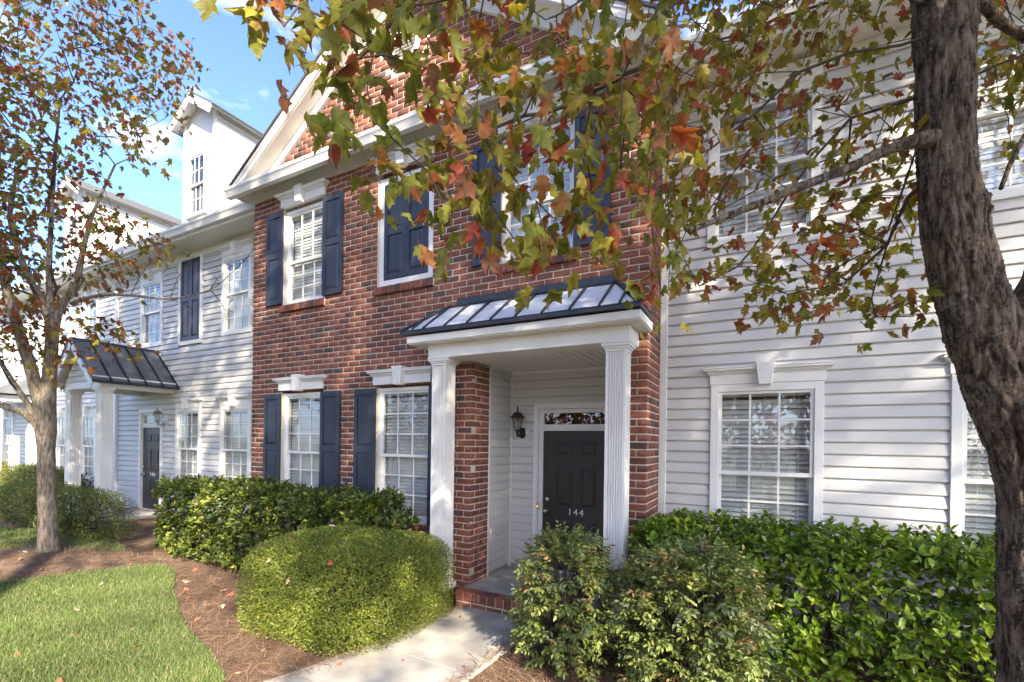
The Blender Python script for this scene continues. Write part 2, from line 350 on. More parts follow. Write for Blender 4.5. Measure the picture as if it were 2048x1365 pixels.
# shared siding board, 1 m long along X, facing -Y
SE = 0.113
def siding_mesh():
    prof = [(-.010, .002), (-.014, -.005), (-.026, -.005), (-.028, .000), (-.0275, .012), (-.018, .080), (-.006, .102), (-.003, .1165), (.0, .1165), (.0, .002)]
    mb = MB().prism(prof, 'X', 0, 1); me = bpy.data.meshes.new('siding_board'); me.from_pydata(mb.v, [], mb.f); me.update(); me.materials.append(M['siding']); return me
SIDE = siding_mesh()
def siding(parent, x0, x1, z0, z1, y, holes=(), face='F', phase=0.009):
    k = math.floor((z0 - phase) / SE)
    while phase + k * SE < z1 - .02:
        z = phase + k * SE; k += 1
        if z < z0 - .01: continue
        segs = [(x0, x1)]
        for h in holes:
            if h[2] < z + SE * .5 < h[3]:
                ns = []
                for a, b in segs:
                    if h[1] <= a or h[0] >= b: ns.append((a, b)); continue
                    if h[0] > a: ns.append((a, h[0]))
                    if h[1] < b: ns.append((h[1], b))
                segs = ns
        cut = []
        for a, b in segs:
            while b - a > 2.6:
                c_ = a + rnd.uniform(1.1, 2.3); cut.append((a, c_ - .0008)); a = c_
            cut.append((a, b))
        for a, b in cut:
            if b - a < .02: continue
            o = link('siding_board', SIDE, parent); dz = rnd.uniform(-.0018, .0018); dy = rnd.uniform(-.0018, .0010)
            if face == 'F': o.location = (a, y + dy, z + dz); o.scale = (b - a, 1, 1)
            else: o.location = (y, a, z + dz); o.rotation_euler = (0, 0, math.pi / 2); o.scale = (b - a, 1, 1)

def ring(mb, x0, x1, z0, z1, w, y0, y1, wb=None, wt=None):
    wb = w if wb is None else wb; wt = w if wt is None else wt
    mb.box(x0, x0 + w, y0, y1, z0, z1); mb.box(x1 - w, x1, y0, y1, z0, z1)
    mb.box(x0 + w, x1 - w, y0 + .001, y1, z1 - wt, z1 - .0005); mb.box(x0 + w, x1 - w, y0 + .001, y1, z0 + .0005, z0 + wb)

def window(parent, x0, x1, z0, z1, y, cw=.055, zm=None, tilt=35, rows=(3, 3), blind=True, lbl=None, slat=.046):
    """double-hung sash window, outer casing rectangle, casing face at y"""
    zm = (z0 + z1) / 2 if zm is None else zm
    mb = MB(); ring(mb, x0, x1, z0, z1, cw, y, y + .10)
    w = mb.build('window', 'white', parent, bevel=.003, label=lbl)
    a, b, c, d = x0 + cw, x1 - cw, z0 + cw, z1 - cw; st = .032
    for nm, lo, hi, yy, nr in (('upper_sash', zm - .02, d, y + .018, rows[0]), ('lower_sash', c, zm + .022, y + .050, rows[1])):
        s = MB(); ring(s, a, b, lo, hi, st, yy, yy + .026, wt=.03 if nm == 'upper_sash' else .04, wb=.04)
        s.build(nm, 'white', w, bevel=.002)
        MB().poly([(a + st - .004, yy + .013, lo + .026), (b - st + .004, yy + .013, lo + .026), (b - st + .004, yy + .013, hi - .026), (a + st - .004, yy + .013, hi - .026)]).build('pane', 'glass', w)
        ga, gb, gc, gd = a + st, b - st, lo + .04, hi - .03
        for i in (1, 2):
            xx = ga + (gb - ga) * i / 3; MB().box(xx - .009, xx + .009, yy + .004, yy + .0115, gc, gd).build('muntin', 'white', w)
        for i in range(1, nr):
            zz = gc + (gd - gc) * i / nr; MB().box(ga, gb, yy + .0045, yy + .0112, zz - .0085, zz + .0085).build('muntin', 'white', w)
    if blind:
        s = MB(); t = RAD(tilt + rnd.uniform(-7, 7)); hw = slat * .56; z = d - .05; cy = y + .115
        s.box(a, b, cy - .03, cy + .03, d - .045, d)
        while z > c + .02:
            z -= slat; dz_ = rnd.uniform(-.003, .003); tt = t + rnd.uniform(-.09, .09); yv, zv = hw * math.cos(tt), hw * math.sin(tt)
            p = [(cy - yv, z + dz_ - zv), (cy, z + dz_ + .004), (cy + yv, z + dz_ + zv), (cy, z + dz_ + .001)]
            s.prism(p, 'X', a + .004, b - .004)
        for xx in (a + .12, b - .12, (a + b) / 2): s.box(xx - .002, xx + .002, cy - .028, cy - .026, c, d)
        s.build('blind', 'blind', w)
    return w

def header(parent, xc, half, z0, y, h=.11, crown=.075, out=.035, key=True):
    """moulded window head: frieze board, stepped crown, keystone"""
    mb = MB(); mb.box(xc - half, xc + half, y - out, y + .02, z0, z0 + h); z = z0 + h
    for i, (o_, hh) in enumerate(((.012, .2), (.028, .18), (.036, .12), (.058, .3), (.066, .2))):
        hh *= crown; mb.box(xc - half - o_, xc + half + o_, y - out - o_, y + .02, z + .0003, z + hh); z += hh
    o = mb.build('window_header', 'white', parent, bevel=.004)
    if key:
        zt, zb = z + .03, z0 - .02; yk = y - out - .075
        k = MB(); fr = [(xc - .052, yk, zb), (xc + .052, yk, zb), (xc + .085, yk - .006, zt), (xc - .085, yk - .006, zt)]
        bk = [(p[0], y - .001, p[2]) for p in fr]
        k.add(fr + bk, [(0, 1, 2, 3), (4, 7, 6, 5), (0, 4, 5, 1), (1, 5, 6, 2), (2, 6, 7, 3), (3, 7, 4, 0)])
        k.build('keystone', 'white', o, bevel=.004)
    return o

def shutter(parent, x0, x1, z0, z1, y, lbl=None, split=.53, mat='navy'):
    """raised two-panel shutter lying on a wall whose face is at y"""
    mb = MB(); mb.box(x0 + .001, x1 - .001, y - .022, y - .003, z0 + .001, z1 - .001); w = min(.058, (x1 - x0) * .19); zs = z0 + (z1 - z0) * split
    f0_, f1_ = y - .036, y - .020
    mb.box(x0, x0 + w, f0_, f1_, z0, z1); mb.box(x1 - w, x1, f0_, f1_, z0, z1)
    for a, b in ((z0 + .0005, z0 + .075), (zs - .045, zs + .045), (z1 - .075, z1 - .0005)): mb.box(x0 + w, x1 - w, f0_ + .0008, f1_, a, b)
    for xx in (x0 + w / 2, x1 - w / 2):
        for zz in (z0 + .04, zs, z1 - .04): mb.lathe([(.008, -.004), (.008, 0)], (xx, f0_, zz), 8, 'Y')
    o = mb.build('shutter', mat, parent, bevel=.003, label=lbl)
    for a, b in ((z0 + .075, zs - .045), (zs + .045, z1 - .075)):
        MB().frust(x0 + w + .006, x1 - w - .006, a + .006, b - .006, y - .0225, y - .034, .034).build('panel', mat, o)
    return o

def flute_prof(x0, x1, y0, y1, n=6, d=.015):
    """square shaft outline with grooves on every side"""
    pts = []
    def side(p, q):
        p, q = Vector(p), Vector(q); t = (q - p); L = t.length; t.normalize(); nn = Vector((-t.y, t.x)); m = L * .12; s = (L - 2 * m) / n
        pts.append(tuple(p))
        for i in range(n):
            a = m + i * s
            for u_, dd in ((a + s * .14, 0), (a + s * .30, d), (a + s * .70, d), (a + s * .86, 0)): pts.append(tuple(p + t * u_ + nn * dd))
    side((x0, y0), (x1, y0)); side((x1, y0), (x1, y1)); side((x1, y1), (x0, y1)); side((x0, y1), (x0, y0))
    return pts

def column(parent, x0, x1, y0, y1, z0, z1, lbl=None):
    c = MB().prism(flute_prof(x0, x1, y0, y1), 'Z', z0 + .06, z1 - .05).build('column', 'white', parent, label=lbl)
    k = MB()
    for o_, a, b in ((.008, z1 - .085, z1 - .060), (.020, z1 - .0598, z1 - .040), (.036, z1 - .0398, z1 - .015), (.042, z1 - .0148, z1)): k.box(x0 - o_, x1 + o_, y0 - o_, y1 + o_, a, b)
    k.build('capital', 'white', c, bevel=.004)
    k = MB(); k.box(x0 - .030, x1 + .030, y0 - .030, y1 + .030, z0, z0 + .07); k.box(x0 - .014, x1 + .014, y0 - .014, y1 + .014, z0 + .0703, z0 + .10)
    k.build('base', 'white', c, bevel=.004)
    return c

def text_mesh(s, size, depth, mat):
    cu_ = bpy.data.curves.new('numeral', 'FONT'); cu_.body = s; cu_.size = size; cu_.extrude = depth; cu_.align_x = 'CENTER'; cu_.bevel_depth = .0008
    ob = bpy.data.objects.new('numeral_curve', cu_); col.objects.link(ob)
    me = bpy.data.meshes.new_from_object(ob.evaluated_get(bpy.context.evaluated_depsgraph_get())); bpy.data.objects.remove(ob); me.materials.clear(); me.materials.append(M[mat]); return me

def door(parent, x0, x1, z0, z1, y, mat, digits, lbl):
    """six-panel door facing -Y with knob on the left"""
    d = MB().box(x0, x1, y, y + .045, z0, z1).build('door', mat, parent, label=lbl, bevel=.002)
    w, h = x1 - x0, z1 - z0
    for c0, c1 in ((.20, .45), (.58, .82)):
        for r0_, r1_ in ((.14, .375), (.46, .735), (.822, .925)):
            a, b, c, e = x0 + w * c0, x0 + w * c1, z0 + h * r0_, z0 + h * r1_
            p = MB(); t = .012
            for q in ((a, a + t, c, e), (b - t, b, c, e), (a + t, b - t, c, c + t), (a + t, b - t, e - t, e)): p.box(q[0], q[1], y - .006, y - .0005, q[2], q[3])
            p.frust(a + t + .008, b - t - .008, c + t + .008, e - t - .008, y - .0004, y - .009, .022)
            p.build('panel', mat, d, bevel=.002)
    xk = x0 + .055; zk = z0 + h * .42
    MB().lathe([(.031, 0), (.031, -.006), (.013, -.010), (.012, -.028), (.024, -.036), (.029, -.050), (.024, -.062), (.008, -.066)], (xk, y - .0005, zk), 20, 'Y').build('knob', 'nickel', d, smooth=True)
    MB().lathe([(.030, 0), (.030, -.012), (.024, -.018), (.010, -.019)], (xk + .004, y - .0005, zk + .15), 20, 'Y').build('deadbolt', 'nickel', d, smooth=True)
    MB().lathe([(.006, 0), (.006, -.003), (.003, -.004)], (x0 + w * .5, y - .0005, z0 + h * .80), 8, 'Y').build('peephole', 'nickel', d)
    for i, ch in enumerate(digits):
        o = link('numeral', text_mesh(ch, .118, .002, 'numeral'), d); o.matrix_basis = Matrix.Translation((x0 + w * .515 + (i - 1) * .078, y - .004, z0 + h * .403)) @ Matrix.Rotation(math.pi / 2, 4, 'X')
    return d

def transom(parent, x0, x1, z0, z1, y):
    mb = MB(); ring(mb, x0, x1, z0, z1, .05, y - .004, y + .05); t = mb.build('transom', 'white', parent, bevel=.003)
    MB().poly([(x0 + .046, y + .022, z0 + .046), (x1 - .046, y + .022, z0 + .046), (x1 - .046, y + .022, z1 - .046), (x0 + .046, y + .022, z1 - .046)]).build('pane', 'glass', t)
    MB().box(x0, x1, y + .9, y + .91, z0 - 1.2, z1 + .3).box(x0 - .01, x0, y + .06, y + .9, z0 - 1.2, z1 + .3).box(x1, x1 + .01, y + .06, y + .9, z0 - 1.2, z1 + .3).box(x0, x1, y + .06, y + .9, z1 + .3, z1 + .31).build('darkened_hall_wall', 'door2', t)  # walls coloured dark to stand in for the hall's shade
    return t

def lantern(name, label, x, y, z, s=1.0, metal='black', side=-.05):
    """coach lantern on a wall facing -Y: square plate, rose, swan arm, glazed body, domed cap, finial"""
    L = thing(name, label, 'lantern', (x, y, z), 'coach lanterns beside the front doors')
    MB().box(x - .09 * s, x + .09 * s, y - .012, y - .0005, z - .10 * s, z + .085 * s).build('mounting_plate', 'white', L, bevel=.003)
    k = [(x - .045 * s, z - .055 * s), (x - .02 * s, z - .085 * s), (x + .02 * s, z - .085 * s), (x + .045 * s, z - .055 * s), (x + .045 * s, z + .03 * s), (x + .02 * s, z + .062 * s), (x - .02 * s, z + .062 * s), (x - .045 * s, z + .03 * s)]
    MB().prism(k, 'Y', y - .035, y - .0122).build('rose', metal, L, bevel=.003)
    cy = y - .15 * s; cx = x + side * .2
    MB().tube([(x, y - .034, z - .02 * s), (x, y - .07 * s, z - .06 * s), (cx, y - .11 * s, z - .055 * s), (cx, cy, z - .02 * s), (cx, cy, z + .02 * s)], [.013 * s, .012 * s, .012 * s, .014 * s, .02 * s], 10).build('arm', metal, L, smooth=True)
    MB().lathe([(.006, -.07), (.012, -.05), (.02, .0), (.036, .02), (.042, .03)], (cx, cy, z + .0), 6).build('cup', metal, L)
    g = MB()
    for j in range(6):
        t = 2 * math.pi * (j + .0) / 6; c, si = math.cos(t), math.sin(t)
        g.tube([(cx + .040 * s * c, cy + .040 * s * si, z + .028 * s), (cx + .060 * s * c, cy + .060 * s * si, z + .10 * s), (cx + .078 * s * c, cy + .078 * s * si, z + .185 * s)], .0045 * s, 6)
    g.build('cage_bars', metal, L)
    MB().lathe([(.036 * s, .03 * s), (.056 * s, .10 * s), (.073 * s, .184 * s)], (cx, cy, z), 6).build('glazing', 'glassc', L)
    MB().lathe([(.010 * s, .03 * s), (.010 * s, .07 * s), (.02 * s, .10 * s), (.018 * s, .13 * s), (.004 * s, .15 * s)], (cx, cy, z), 12).build('bulb', 'bulb', L, smooth=True)
    MB().lathe([(.074 * s, .183 * s), (.104 * s, .190 * s), (.106 * s, .198 * s), (.075 * s, .215 * s), (.060 * s, .245 * s), (.030 * s, .262 * s), (.010 * s, .270 * s), (.014 * s, .285 * s), (.006 * s, .297 * s), (.011 * s, .310 * s), (.003 * s, .345 * s)], (cx, cy, z), 12).build('cap', metal, L)
    return L

def gutter_prof(y0, z0, w=.115, h=.135):
    """K-style outline in (y,z); y0 = back, opening upward, front towards -Y"""
    o = [(0, h), (0, 0), (-w * .62, 0), (-w * .66, .018), (-w * .80, h * .45), (-w * .92, h * .62), (-w, h * .68), (-w, h), (-w + .012, h), (-w + .012, h * .74), (-.012, .012), (-.012, h)]
    return [(y0 + a, z0 + b) for a, b in o]

# ------------------------------------------------------------------ ground
nz_t = [(nrng.uniform(-1, 1, 2), nrng.uniform(0, 6.28)) for _ in range(24)]
def bumpy(x, y, amp=1.0):
    z = np.zeros_like(x)
    for i, (k, p) in enumerate(nz_t):
        f = 1.2 + i * .55; z += np.sin((k[0] * x + k[1] * y) * f * 2.2 + p) / (1 + i * .55)
    return z * .0075 * amp
def terr(x):
    t = np.clip((-x - 6.5) / 4, 0, 1); return .30 * t * t * (3 - 2 * t)
def mound(x, y):
    return terr(x) + .06 * np.exp(-(((x + 8.96) / 1.0) ** 2 + ((y + 1.83) / .8) ** 2))
def sheet(name, x0, x1, y0, y1, st, zf, mat, keep=None):
    xs = np.arange(x0, x1 + st / 2, st); ys = np.arange(y0, y1 + st / 2, st); X, Y = np.meshgrid(xs, ys); Z = zf(X, Y)
    V = np.stack([X.ravel(), Y.ravel(), Z.ravel()], 1); nx, ny = len(xs), len(ys)
    i, j = np.meshgrid(np.arange(nx - 1), np.arange(ny - 1)); a = (j * nx + i).ravel()
    T = np.concatenate([np.stack([a, a + 1, a + nx + 1], 1), np.stack([a, a + nx + 1, a + nx], 1)])
    if keep is not None:
        c = V[T].mean(1); T = T[keep(c[:, 0], c[:, 1])]
    return struct(link(name, tri_mesh(name, V, T, mat, smooth=True)))

struct(MB().poly([(-400, -400, -.06), (400, -400, -.06), (400, 400, -.06), (-400, 400, -.06)]).build('ground', 'ground'))
struct(MB().box(-120, 120, -15.0, -9.6, -.2, -.045).build('street', 'asphalt'))
struct(MB().box(-120, 120, -9.58, -9.43, -.2, .06).build('kerb', 'concrete'))

LAWN = [(-30, -6.2), (-30, -3.1), (-11, -2.9), (-8.0, -2.56), (-7.82, -1.88), (-7.67, -1.45), (-7.50, -1.04), (-7.1, -1.10), (-6.4, -1.49), (-5.6, -1.83), (-5.11, -2.03), (-4.7, -2.16), (-4.19, -2.28), (-3.6, -2.5), (-3.75, -3.4), (-3.9, -6.2)]
LAWN2 = [(-13.5, -1.5), (-11.13, -1.70), (-10.0, -1.37), (-9.1, -1.09), (-8.7, -1.06), (-8.35, -1.17), (-8.7, -1.5), (-9.1, -1.86), (-9.39, -2.17), (-10.4, -2.5), (-13.5, -2.7)]
def inside(poly, x, y):
    c = np.zeros(np.shape(x), bool); n = len(poly)
    for i in range(n):
        (xa, ya), (xb, yb) = poly[i], poly[i - 1]
        c ^= ((ya > y) != (yb > y)) & (x < (xb - xa) * (y - ya) / (yb - ya + 1e-12) + xa)
    return c
sheet('mulch_bed', -20, 5, -6.3, 1.6, .09, lambda x, y: -.004 + bumpy(x, y) + mound(x, y), 'soil')
sheet('lawn', -24, -3.5, -6.2, -.6, .06, lambda x, y: .022 + bumpy(x, y, .6) + terr(x), 'turf', lambda x, y: inside(LAWN, x, y))
sheet('lawn_strip', -13.5, -8.2, -2.8, -.9, .06, lambda x, y: .022 + bumpy(x, y, .6) + terr(x), 'turf', lambda x, y: inside(LAWN2, x, y))

# walkway: two visible slabs with a groove between, then more towards the pavement
wk = MB()
WL = [(-2.955, -.225), (-3.05, -.77), (-3.11, -1.475), (-3.125, -1.495), (-3.19, -1.97), (-3.36, -2.6), (-3.45, -4.2), (-3.45, -6.31)]
WR = [(-2.02, -.225), (-1.98, -.8), (-1.99, -1.535), (-1.995, -1.555), (-2.03, -1.97), (-2.10, -2.6), (-2.15, -4.2), (-2.15, -6.31)]
walk = struct(MB().box(-3.4, -2.0, -6.6, -.3, -.2, -.03).build('walkway', 'concrete'))
def slab(idx):
    P = [WL[i] for i in idx] + [WR[i] for i in reversed(idx)]; n = len(P)
    c = (sum(p[0] for p in P) / n, sum(p[1] for p in P) / n)
    top = [(p[0] + (c[0] - p[0]) * .006, p[1] + (c[1] - p[1]) * .006, .040) for p in P]; rim = [(p[0], p[1], .034) for p in P]; bot = [(p[0], p[1], -.10) for p in P]
    m = MB(); m.add(top + rim + bot, [tuple(range(n))] + [(n + i, n + (i + 1) % n, (i + 1) % n, i) for i in range(n)] + [(2 * n + i, 2 * n + (i + 1) % n, n + (i + 1) % n, n + i) for i in range(n)])
    m.build('slab', 'concrete', walk)
slab([0, 1, 2]); slab([3, 4, 5]); slab([5, 6]); slab([6, 7])
struct(MB().box(-60, 40, -7.4, -6.3, -.1, .03).build('pavement', 'concrete'))

# ------------------------------------------------------------------ brick townhouse (number 144)
XR, XP, XL = -0.980, -3.012, -7.178         # right corner, porch pier corner, left corner
FZ = 5.61                                   # frieze bottom
GX, GS, GZ = -4.08, .65, 5.76               # gable centre, slope, springing height
GPK = GZ + (GX - XL + .22) * GS
BHO = thing('brick_townhouse', 'red brick townhouse with navy shutters and a columned porch over a dark door numbered 144', 'townhouse', (-4.1, 2, 0))
OPEN = {'W1': (-6.466, -5.552, 3.915, 5.385), 'W2': (-4.536, -3.622, 3.915, 5.41), 'W3': (-2.670, -1.756, 3.915, 5.39),
        'W4': (-6.466, -5.552, .835, 2.615), 'W5': (-4.536, -3.622, .835, 2.615)}
REC = (XP, -1.36, -.2, 2.86)                # recessed porch opening
wall = MB()
hol = [(a - .004, b + .004, c - .004, d + .004) for a, b, c, d in OPEN.values()] + [(XP - .008, REC[1] + .008, -.2, REC[3])]
holed(wall, XL + .008, XR - .008, -.2, 5.9, hol, .009, .10)
wall.poly([(XL + .008, .009, 5.9), (XR - .008, .009, 5.9), (XR - .008, .009, GZ + .1), (GX, .009, GPK - .05), (XL + .008, .009, GZ + .1)])
wall.poly([(XR - .009, .009, -.2), (XR - .009, .66, -.2), (XR - .009, .66, 6.2), (XR - .009, .009, 6.2)])
wall.poly([(XL + .009, .009, -.2), (XL + .009, .009, 6.2), (XL + .009, .66, 6.2), (XL + .009, .66, -.2)])
wall.poly([(XP - .009, .009, -.2), (XP - .009, .42, -.2), (XP - .009, .42, 2.9), (XP - .009, .009, 2.9)])
WALL = wall.build('brick_wall', 'mortar', BHO)
shell = MB()          # body behind the facade
shell.poly([(XL + .1, .12, 0), (XL + .1, 8, 0), (XL + .1, 8, 5.9), (XL + .1, .12, 5.9)]); shell.poly([(XR - .1, .12, 0), (XR - .1, .12, 5.9), (XR - .1, 8, 5.9), (XR - .1, 8, 0)])
shell.poly([(XL + .1, 3.5, 0), (XR - .1, 3.5, 0), (XR - .1, 3.5, 5.9), (XL + .1, 3.5, 5.9)]); shell.poly([(XL + .1, .12, 2.95), (XR - .1, .12, 2.95), (XR - .1, 8, 2.95), (XL + .1, 8, 2.95)])
shell.poly([(XL + .1, .12, 5.88), (XR - .1, .12, 5.88), (XR - .1, 8, 5.88), (XL + .1, 8, 5.88)]); shell.poly([(XL + .1, .12, .1), (XR - .1, .12, .1), (XR - .1, 8, .1), (XL + .1, 8, .1)])
shell.build('rooms', 'inner', BHO)

bricks = []            # (matrix, world centre)
J = .0142; H_ = BH_ - J; DP = .092
VC, VR = (GX - .02, 6.98), .335
def emit(x, y, z, L, face):
    y += 0 if face != 'F' else rnd.uniform(-.0016, .0016)
    m = brick_mx(x, y, z, L, DP, H_, face); c = m @ Vector((.5, 0, .5)); bricks.append((m, c, L))
row = -1
while True:
    row += 1; z = row * BH_ + .004; zc = z + H_ / 2
    if z > GPK - .15: break
    odd = row % 2; xr = XR - (BL_ / 2 if odd else 0); lo, hi = XL, xr
    if z > 5.72:
        if z < 5.80: continue
        half = (GPK - .12 - z) / GS + .04; lo, hi = max(XL, GX - half), min(xr, GX + half)
        if hi - lo < .1: continue
    segs = [(lo, hi)]
    for (a, b, c, d) in list(OPEN.values()) + [(XP - (BL_ / 2 if odd else 0), REC[1], REC[2], REC[3])]:
        if c < zc < d:
            ns = []
            for p, q in segs:
                if b <= p or a >= q: ns.append((p, q)); continue
                if a > p: ns.append((p, a))
                if b < q: ns.append((b, q))
            segs = ns
    if 5.60 < z < 5.80: pass
    for p, q in segs:
        n = math.floor((p - xr) / BL_) - 1; e = xr + n * BL_
        while e < q - .005:
            a, b = max(e, p), min(e + BL_, q); e += BL_
            if b - a < .04: continue
            cx = (a + b) / 2
            if (cx - VC[0]) ** 2 + (zc - VC[1]) ** 2 < VR ** 2 * 1.12: continue
            emit(a + J / 2 + rnd.uniform(-.0015, .0015), 0, z + rnd.uniform(-.001, .001), b - a - J, 'F')
    # right return and porch pier side (faces +X)
    for xx, ylen, zmax in ((XR, .655, 6.1), (XP, .406, 2.86)):
        if z > zmax or z + H_ > zmax + .05: continue
        y = 0 if odd else BL_ / 2
        if odd:
            m = brick_mx(xx, .0, z, BL_ - J * .6, DP, H_, 'R'); bricks.append((m, m @ Vector((.5, 0, .5)), BL_)); y = BL_
        while y < ylen - .02:
            b = min(y + BL_, ylen); m = brick_mx(xx + rnd.uniform(-.0015, .0015), y + J / 2, z, b - y - J, DP, H_, 'R'); bricks.append((m, m @ Vector((.5, 0, .5)), b - y)); y = b
# ring of soldier bricks round the gable vent
for i in range(26):
    t = 2 * math.pi * i / 26; f = Matrix.Rotation(-t, 4, 'Y')
    m = Matrix.Translation((VC[0], -.004, VC[1])) @ f @ Matrix.Translation((.235, 0, -.026)) @ Matrix.Diagonal((.095, DP, .052, 1)); bricks.append((m, m @ Vector((.5, 0, .5)), .0))
def seen_score(m, c, L):
    if c.x > -1.6 and c.z < 1.15: return 0            # behind the clipped hedge
    if c.x < -3.5 and c.z < 1.2: return 0
    if -3.6 < c.x < -1.2 and 2.8 < c.z < 3.5 and c.y < .01: return 0    # behind the porch roof
    if c.x > -3.2 and c.z > 3.95: return 0            # behind the maple
    d = (c - CAM).length; f = abs((m.to_3x3() @ Vector((0, -1, 0))).normalized().dot((c - CAM).normalized()))
    return L * f / d ** 2
bricks.sort(key=lambda b: -seen_score(*b))
NB = 225
for m, c, L in bricks[:NB]: put_brick(m, WALL)
brick_mass([b[0] for b in bricks[NB:]], 'brick_mass', WALL)

# rowlock sills
for k, (a, b, c, d) in OPEN.items():
    s = MB().box(a - .03, b + .03, -.018, .06, c - .105, c - .012).build('window_sill', 'mortar', BHO)
    n = 13; w = (b - a + .06) / n
    for i in range(n):
        m = Matrix.Translation((a - .03 + i * w + .004, -.040, c - .112 + rnd.uniform(-.002, .002))) @ Matrix.Rotation(RAD(-6), 4, 'X') @ Matrix.Diagonal((w - .008, .11, .105, 1)); 
        if k in ('W1', 'W2', 'W3'): put_brick(m, s)
        else:
            if i == 0: ms = []
            ms.append(m)
            if i == n - 1: brick_mass(ms, 'brick_row', s)

# windows, shutters, heads
for k in ('W1', 'W3', 'W4', 'W5'):
    a, b, c, d = OPEN[k]; up = k in ('W1', 'W3')
    window(BHO, a + .006, b - .006, c, d - .035, .045, .05, zm=4.57 if up else 1.69, tilt=78 if up else 66, rows=(3, 3),
           lbl={'W1': 'upper left sash window', 'W3': 'upper right sash window half hidden by maple leaves', 'W4': 'lower left sash window', 'W5': 'lower right sash window beside the porch'}[k])
    header(BHO, (a + b) / 2, (b - a) / 2 + .02, d, 0)
    shutter(BHO, a - .352, a + .026, (3.935 if up else .84), d - .045, -.001)
    shutter(BHO, b - .005, b + .385, (3.935 if up else .84), d - .045, -.001)
a, b, c, d = OPEN['W2']
mb = MB(); ring(mb, a + .005, b - .005, c, d - .06, .085, .03, .08); mb.box(a + .09, b - .09, .058, .075, c + .05, d - .1)
blind_win = mb.build('blind_window', 'white', BHO, bevel=.003, label='blind window filled with a pair of navy panels')
mid = (a + b) / 2
for p, q in ((a + .092, mid - .001), (mid + .001, b - .092)): 
    s = shutter(blind_win, p, q, c + .088, d - .148, .058, split=.5); s.name = 'shutter_leaf'
header(BHO, mid, (b - a) / 2 + .02, d, 0)

# frieze, soffit, gutter, pent strip, gable rakes
MB().box(XL - .012, XR + .012, -.028, .02, FZ, 5.835).box(XL - .02, XR + .02, -.036, .02, FZ - .001, FZ + .022).build('frieze_board', 'white', BHO, bevel=.003)
MB().box(XR - .02, XR + .028, -.0275, .66, FZ + .0005, 5.834).build('frieze_return', 'white', BHO)
s = MB().add([(XL - .22, -.235, 5.705), (XR + .22, -.235, 5.705), (XR + .22, -.02, 5.832), (XL - .22, -.02, 5.832), (XL - .22, -.235, 5.78), (XR + .22, -.235, 5.78), (XR + .22, -.02, 5.86), (XL - .22, -.02, 5.86)],
             [(0, 3, 2, 1), (4, 5, 6, 7), (0, 1, 5, 4), (1, 2, 6, 5), (2, 3, 7, 6), (3, 0, 4, 7)])
for i in range(9): 
    y = -.215 + i * .022; z = 5.705 + (y + .235) * .127 / .215; s.box(XL - .2, XR + .2, y, y + .003, z - .0035, z + .002)
s.build('soffit', 'soffit', BHO)
MB().prism(gutter_prof(-.236, 5.625), 'X', XL - .235, XR + .235).build('gutter', 'gutter', BHO, bevel=.002)
MB().add([(XL - .2, -.30, 5.765), (XR + .2, -.30, 5.765), (XR + .2, .01, 5.845), (XL - .2, .01, 5.845)], [(0, 1, 2, 3)]).build('pent_roof', 'seam', BHO)
for s_ in (-1, 1):
    xe = GX + s_ * (GX - XL + .235) * 1; ze = 5.76
    L_ = (GX - XL + .235); dirx = -s_
    def rk(off0, off1, y0, y1, nm, mat, lo=0.0):
        n_ = Vector((s_ * GS, 0, 1)).normalized()       # outward normal of the slope
        A = Vector((xe + dirx * lo, 0, ze + lo * GS)); B = Vector((GX, 0, ze + L_ * GS))
        cut = 1 / n_.z
        P = [A + n_ * off0, B + Vector((0, 0, off0 * cut)), B + Vector((0, 0, off1 * cut)), A + n_ * off1]
        vs = [(p.x, y0, p.z) for p in P] + [(p.x, y1, p.z) for p in P]
        MB().add(vs, [(0, 1, 2, 3), (7, 6, 5, 4), (0, 4, 5, 1), (1, 5, 6, 2), (2, 6, 7, 3), (3, 7, 4, 0)]).build(nm, mat, BHO)
    rk(-.115, .0, -.262, -.236, 'rake_board', 'white'); rk(-.040, .004, -.275, -.2625, 'rake_moulding', 'white')
    rk(-.235, -.125, -.045, .01, 'rake_frieze', 'white', .12); rk(-.125, -.105, -.236, .0, 'rake_soffit', 'soffit')
    rk(.006, .034, -.30, 8.0, 'roof_slope', 'shingle'); rk(.0045, .0055, -.285, -.2, 'drip_edge', 'seam')
# round louvred gable vent
v = MB().lathe([(.245, .02), (.245, -.03), (.215, -.042), (.185, -.03), (.185, .015)], (VC[0], 0, VC[1]), 36, 'Y').build('gable_vent', 'white', BHO)
for i in range(8):
    z = VC[1] - .15 + i * .043; w = math.sqrt(max(.001, .182 ** 2 - (z - VC[1]) ** 2))
    MB().add([(VC[0] - w, -.028, z - .012), (VC[0] + w, -.028, z - .012), (VC[0] + w, .006, z + .022), (VC[0] - w, .006, z + .022), (VC[0] - w, -.022, z - .014), (VC[0] + w, -.022, z - .014), (VC[0] + w, .012, z + .020), (VC[0] - w, .012, z + .020)],
             [(0, 1, 2, 3), (7, 6, 5, 4), (0, 4, 5, 1), (1, 5, 6, 2), (2, 6, 7, 3), (3, 7, 4, 0)]).build('louvre', 'white', v)

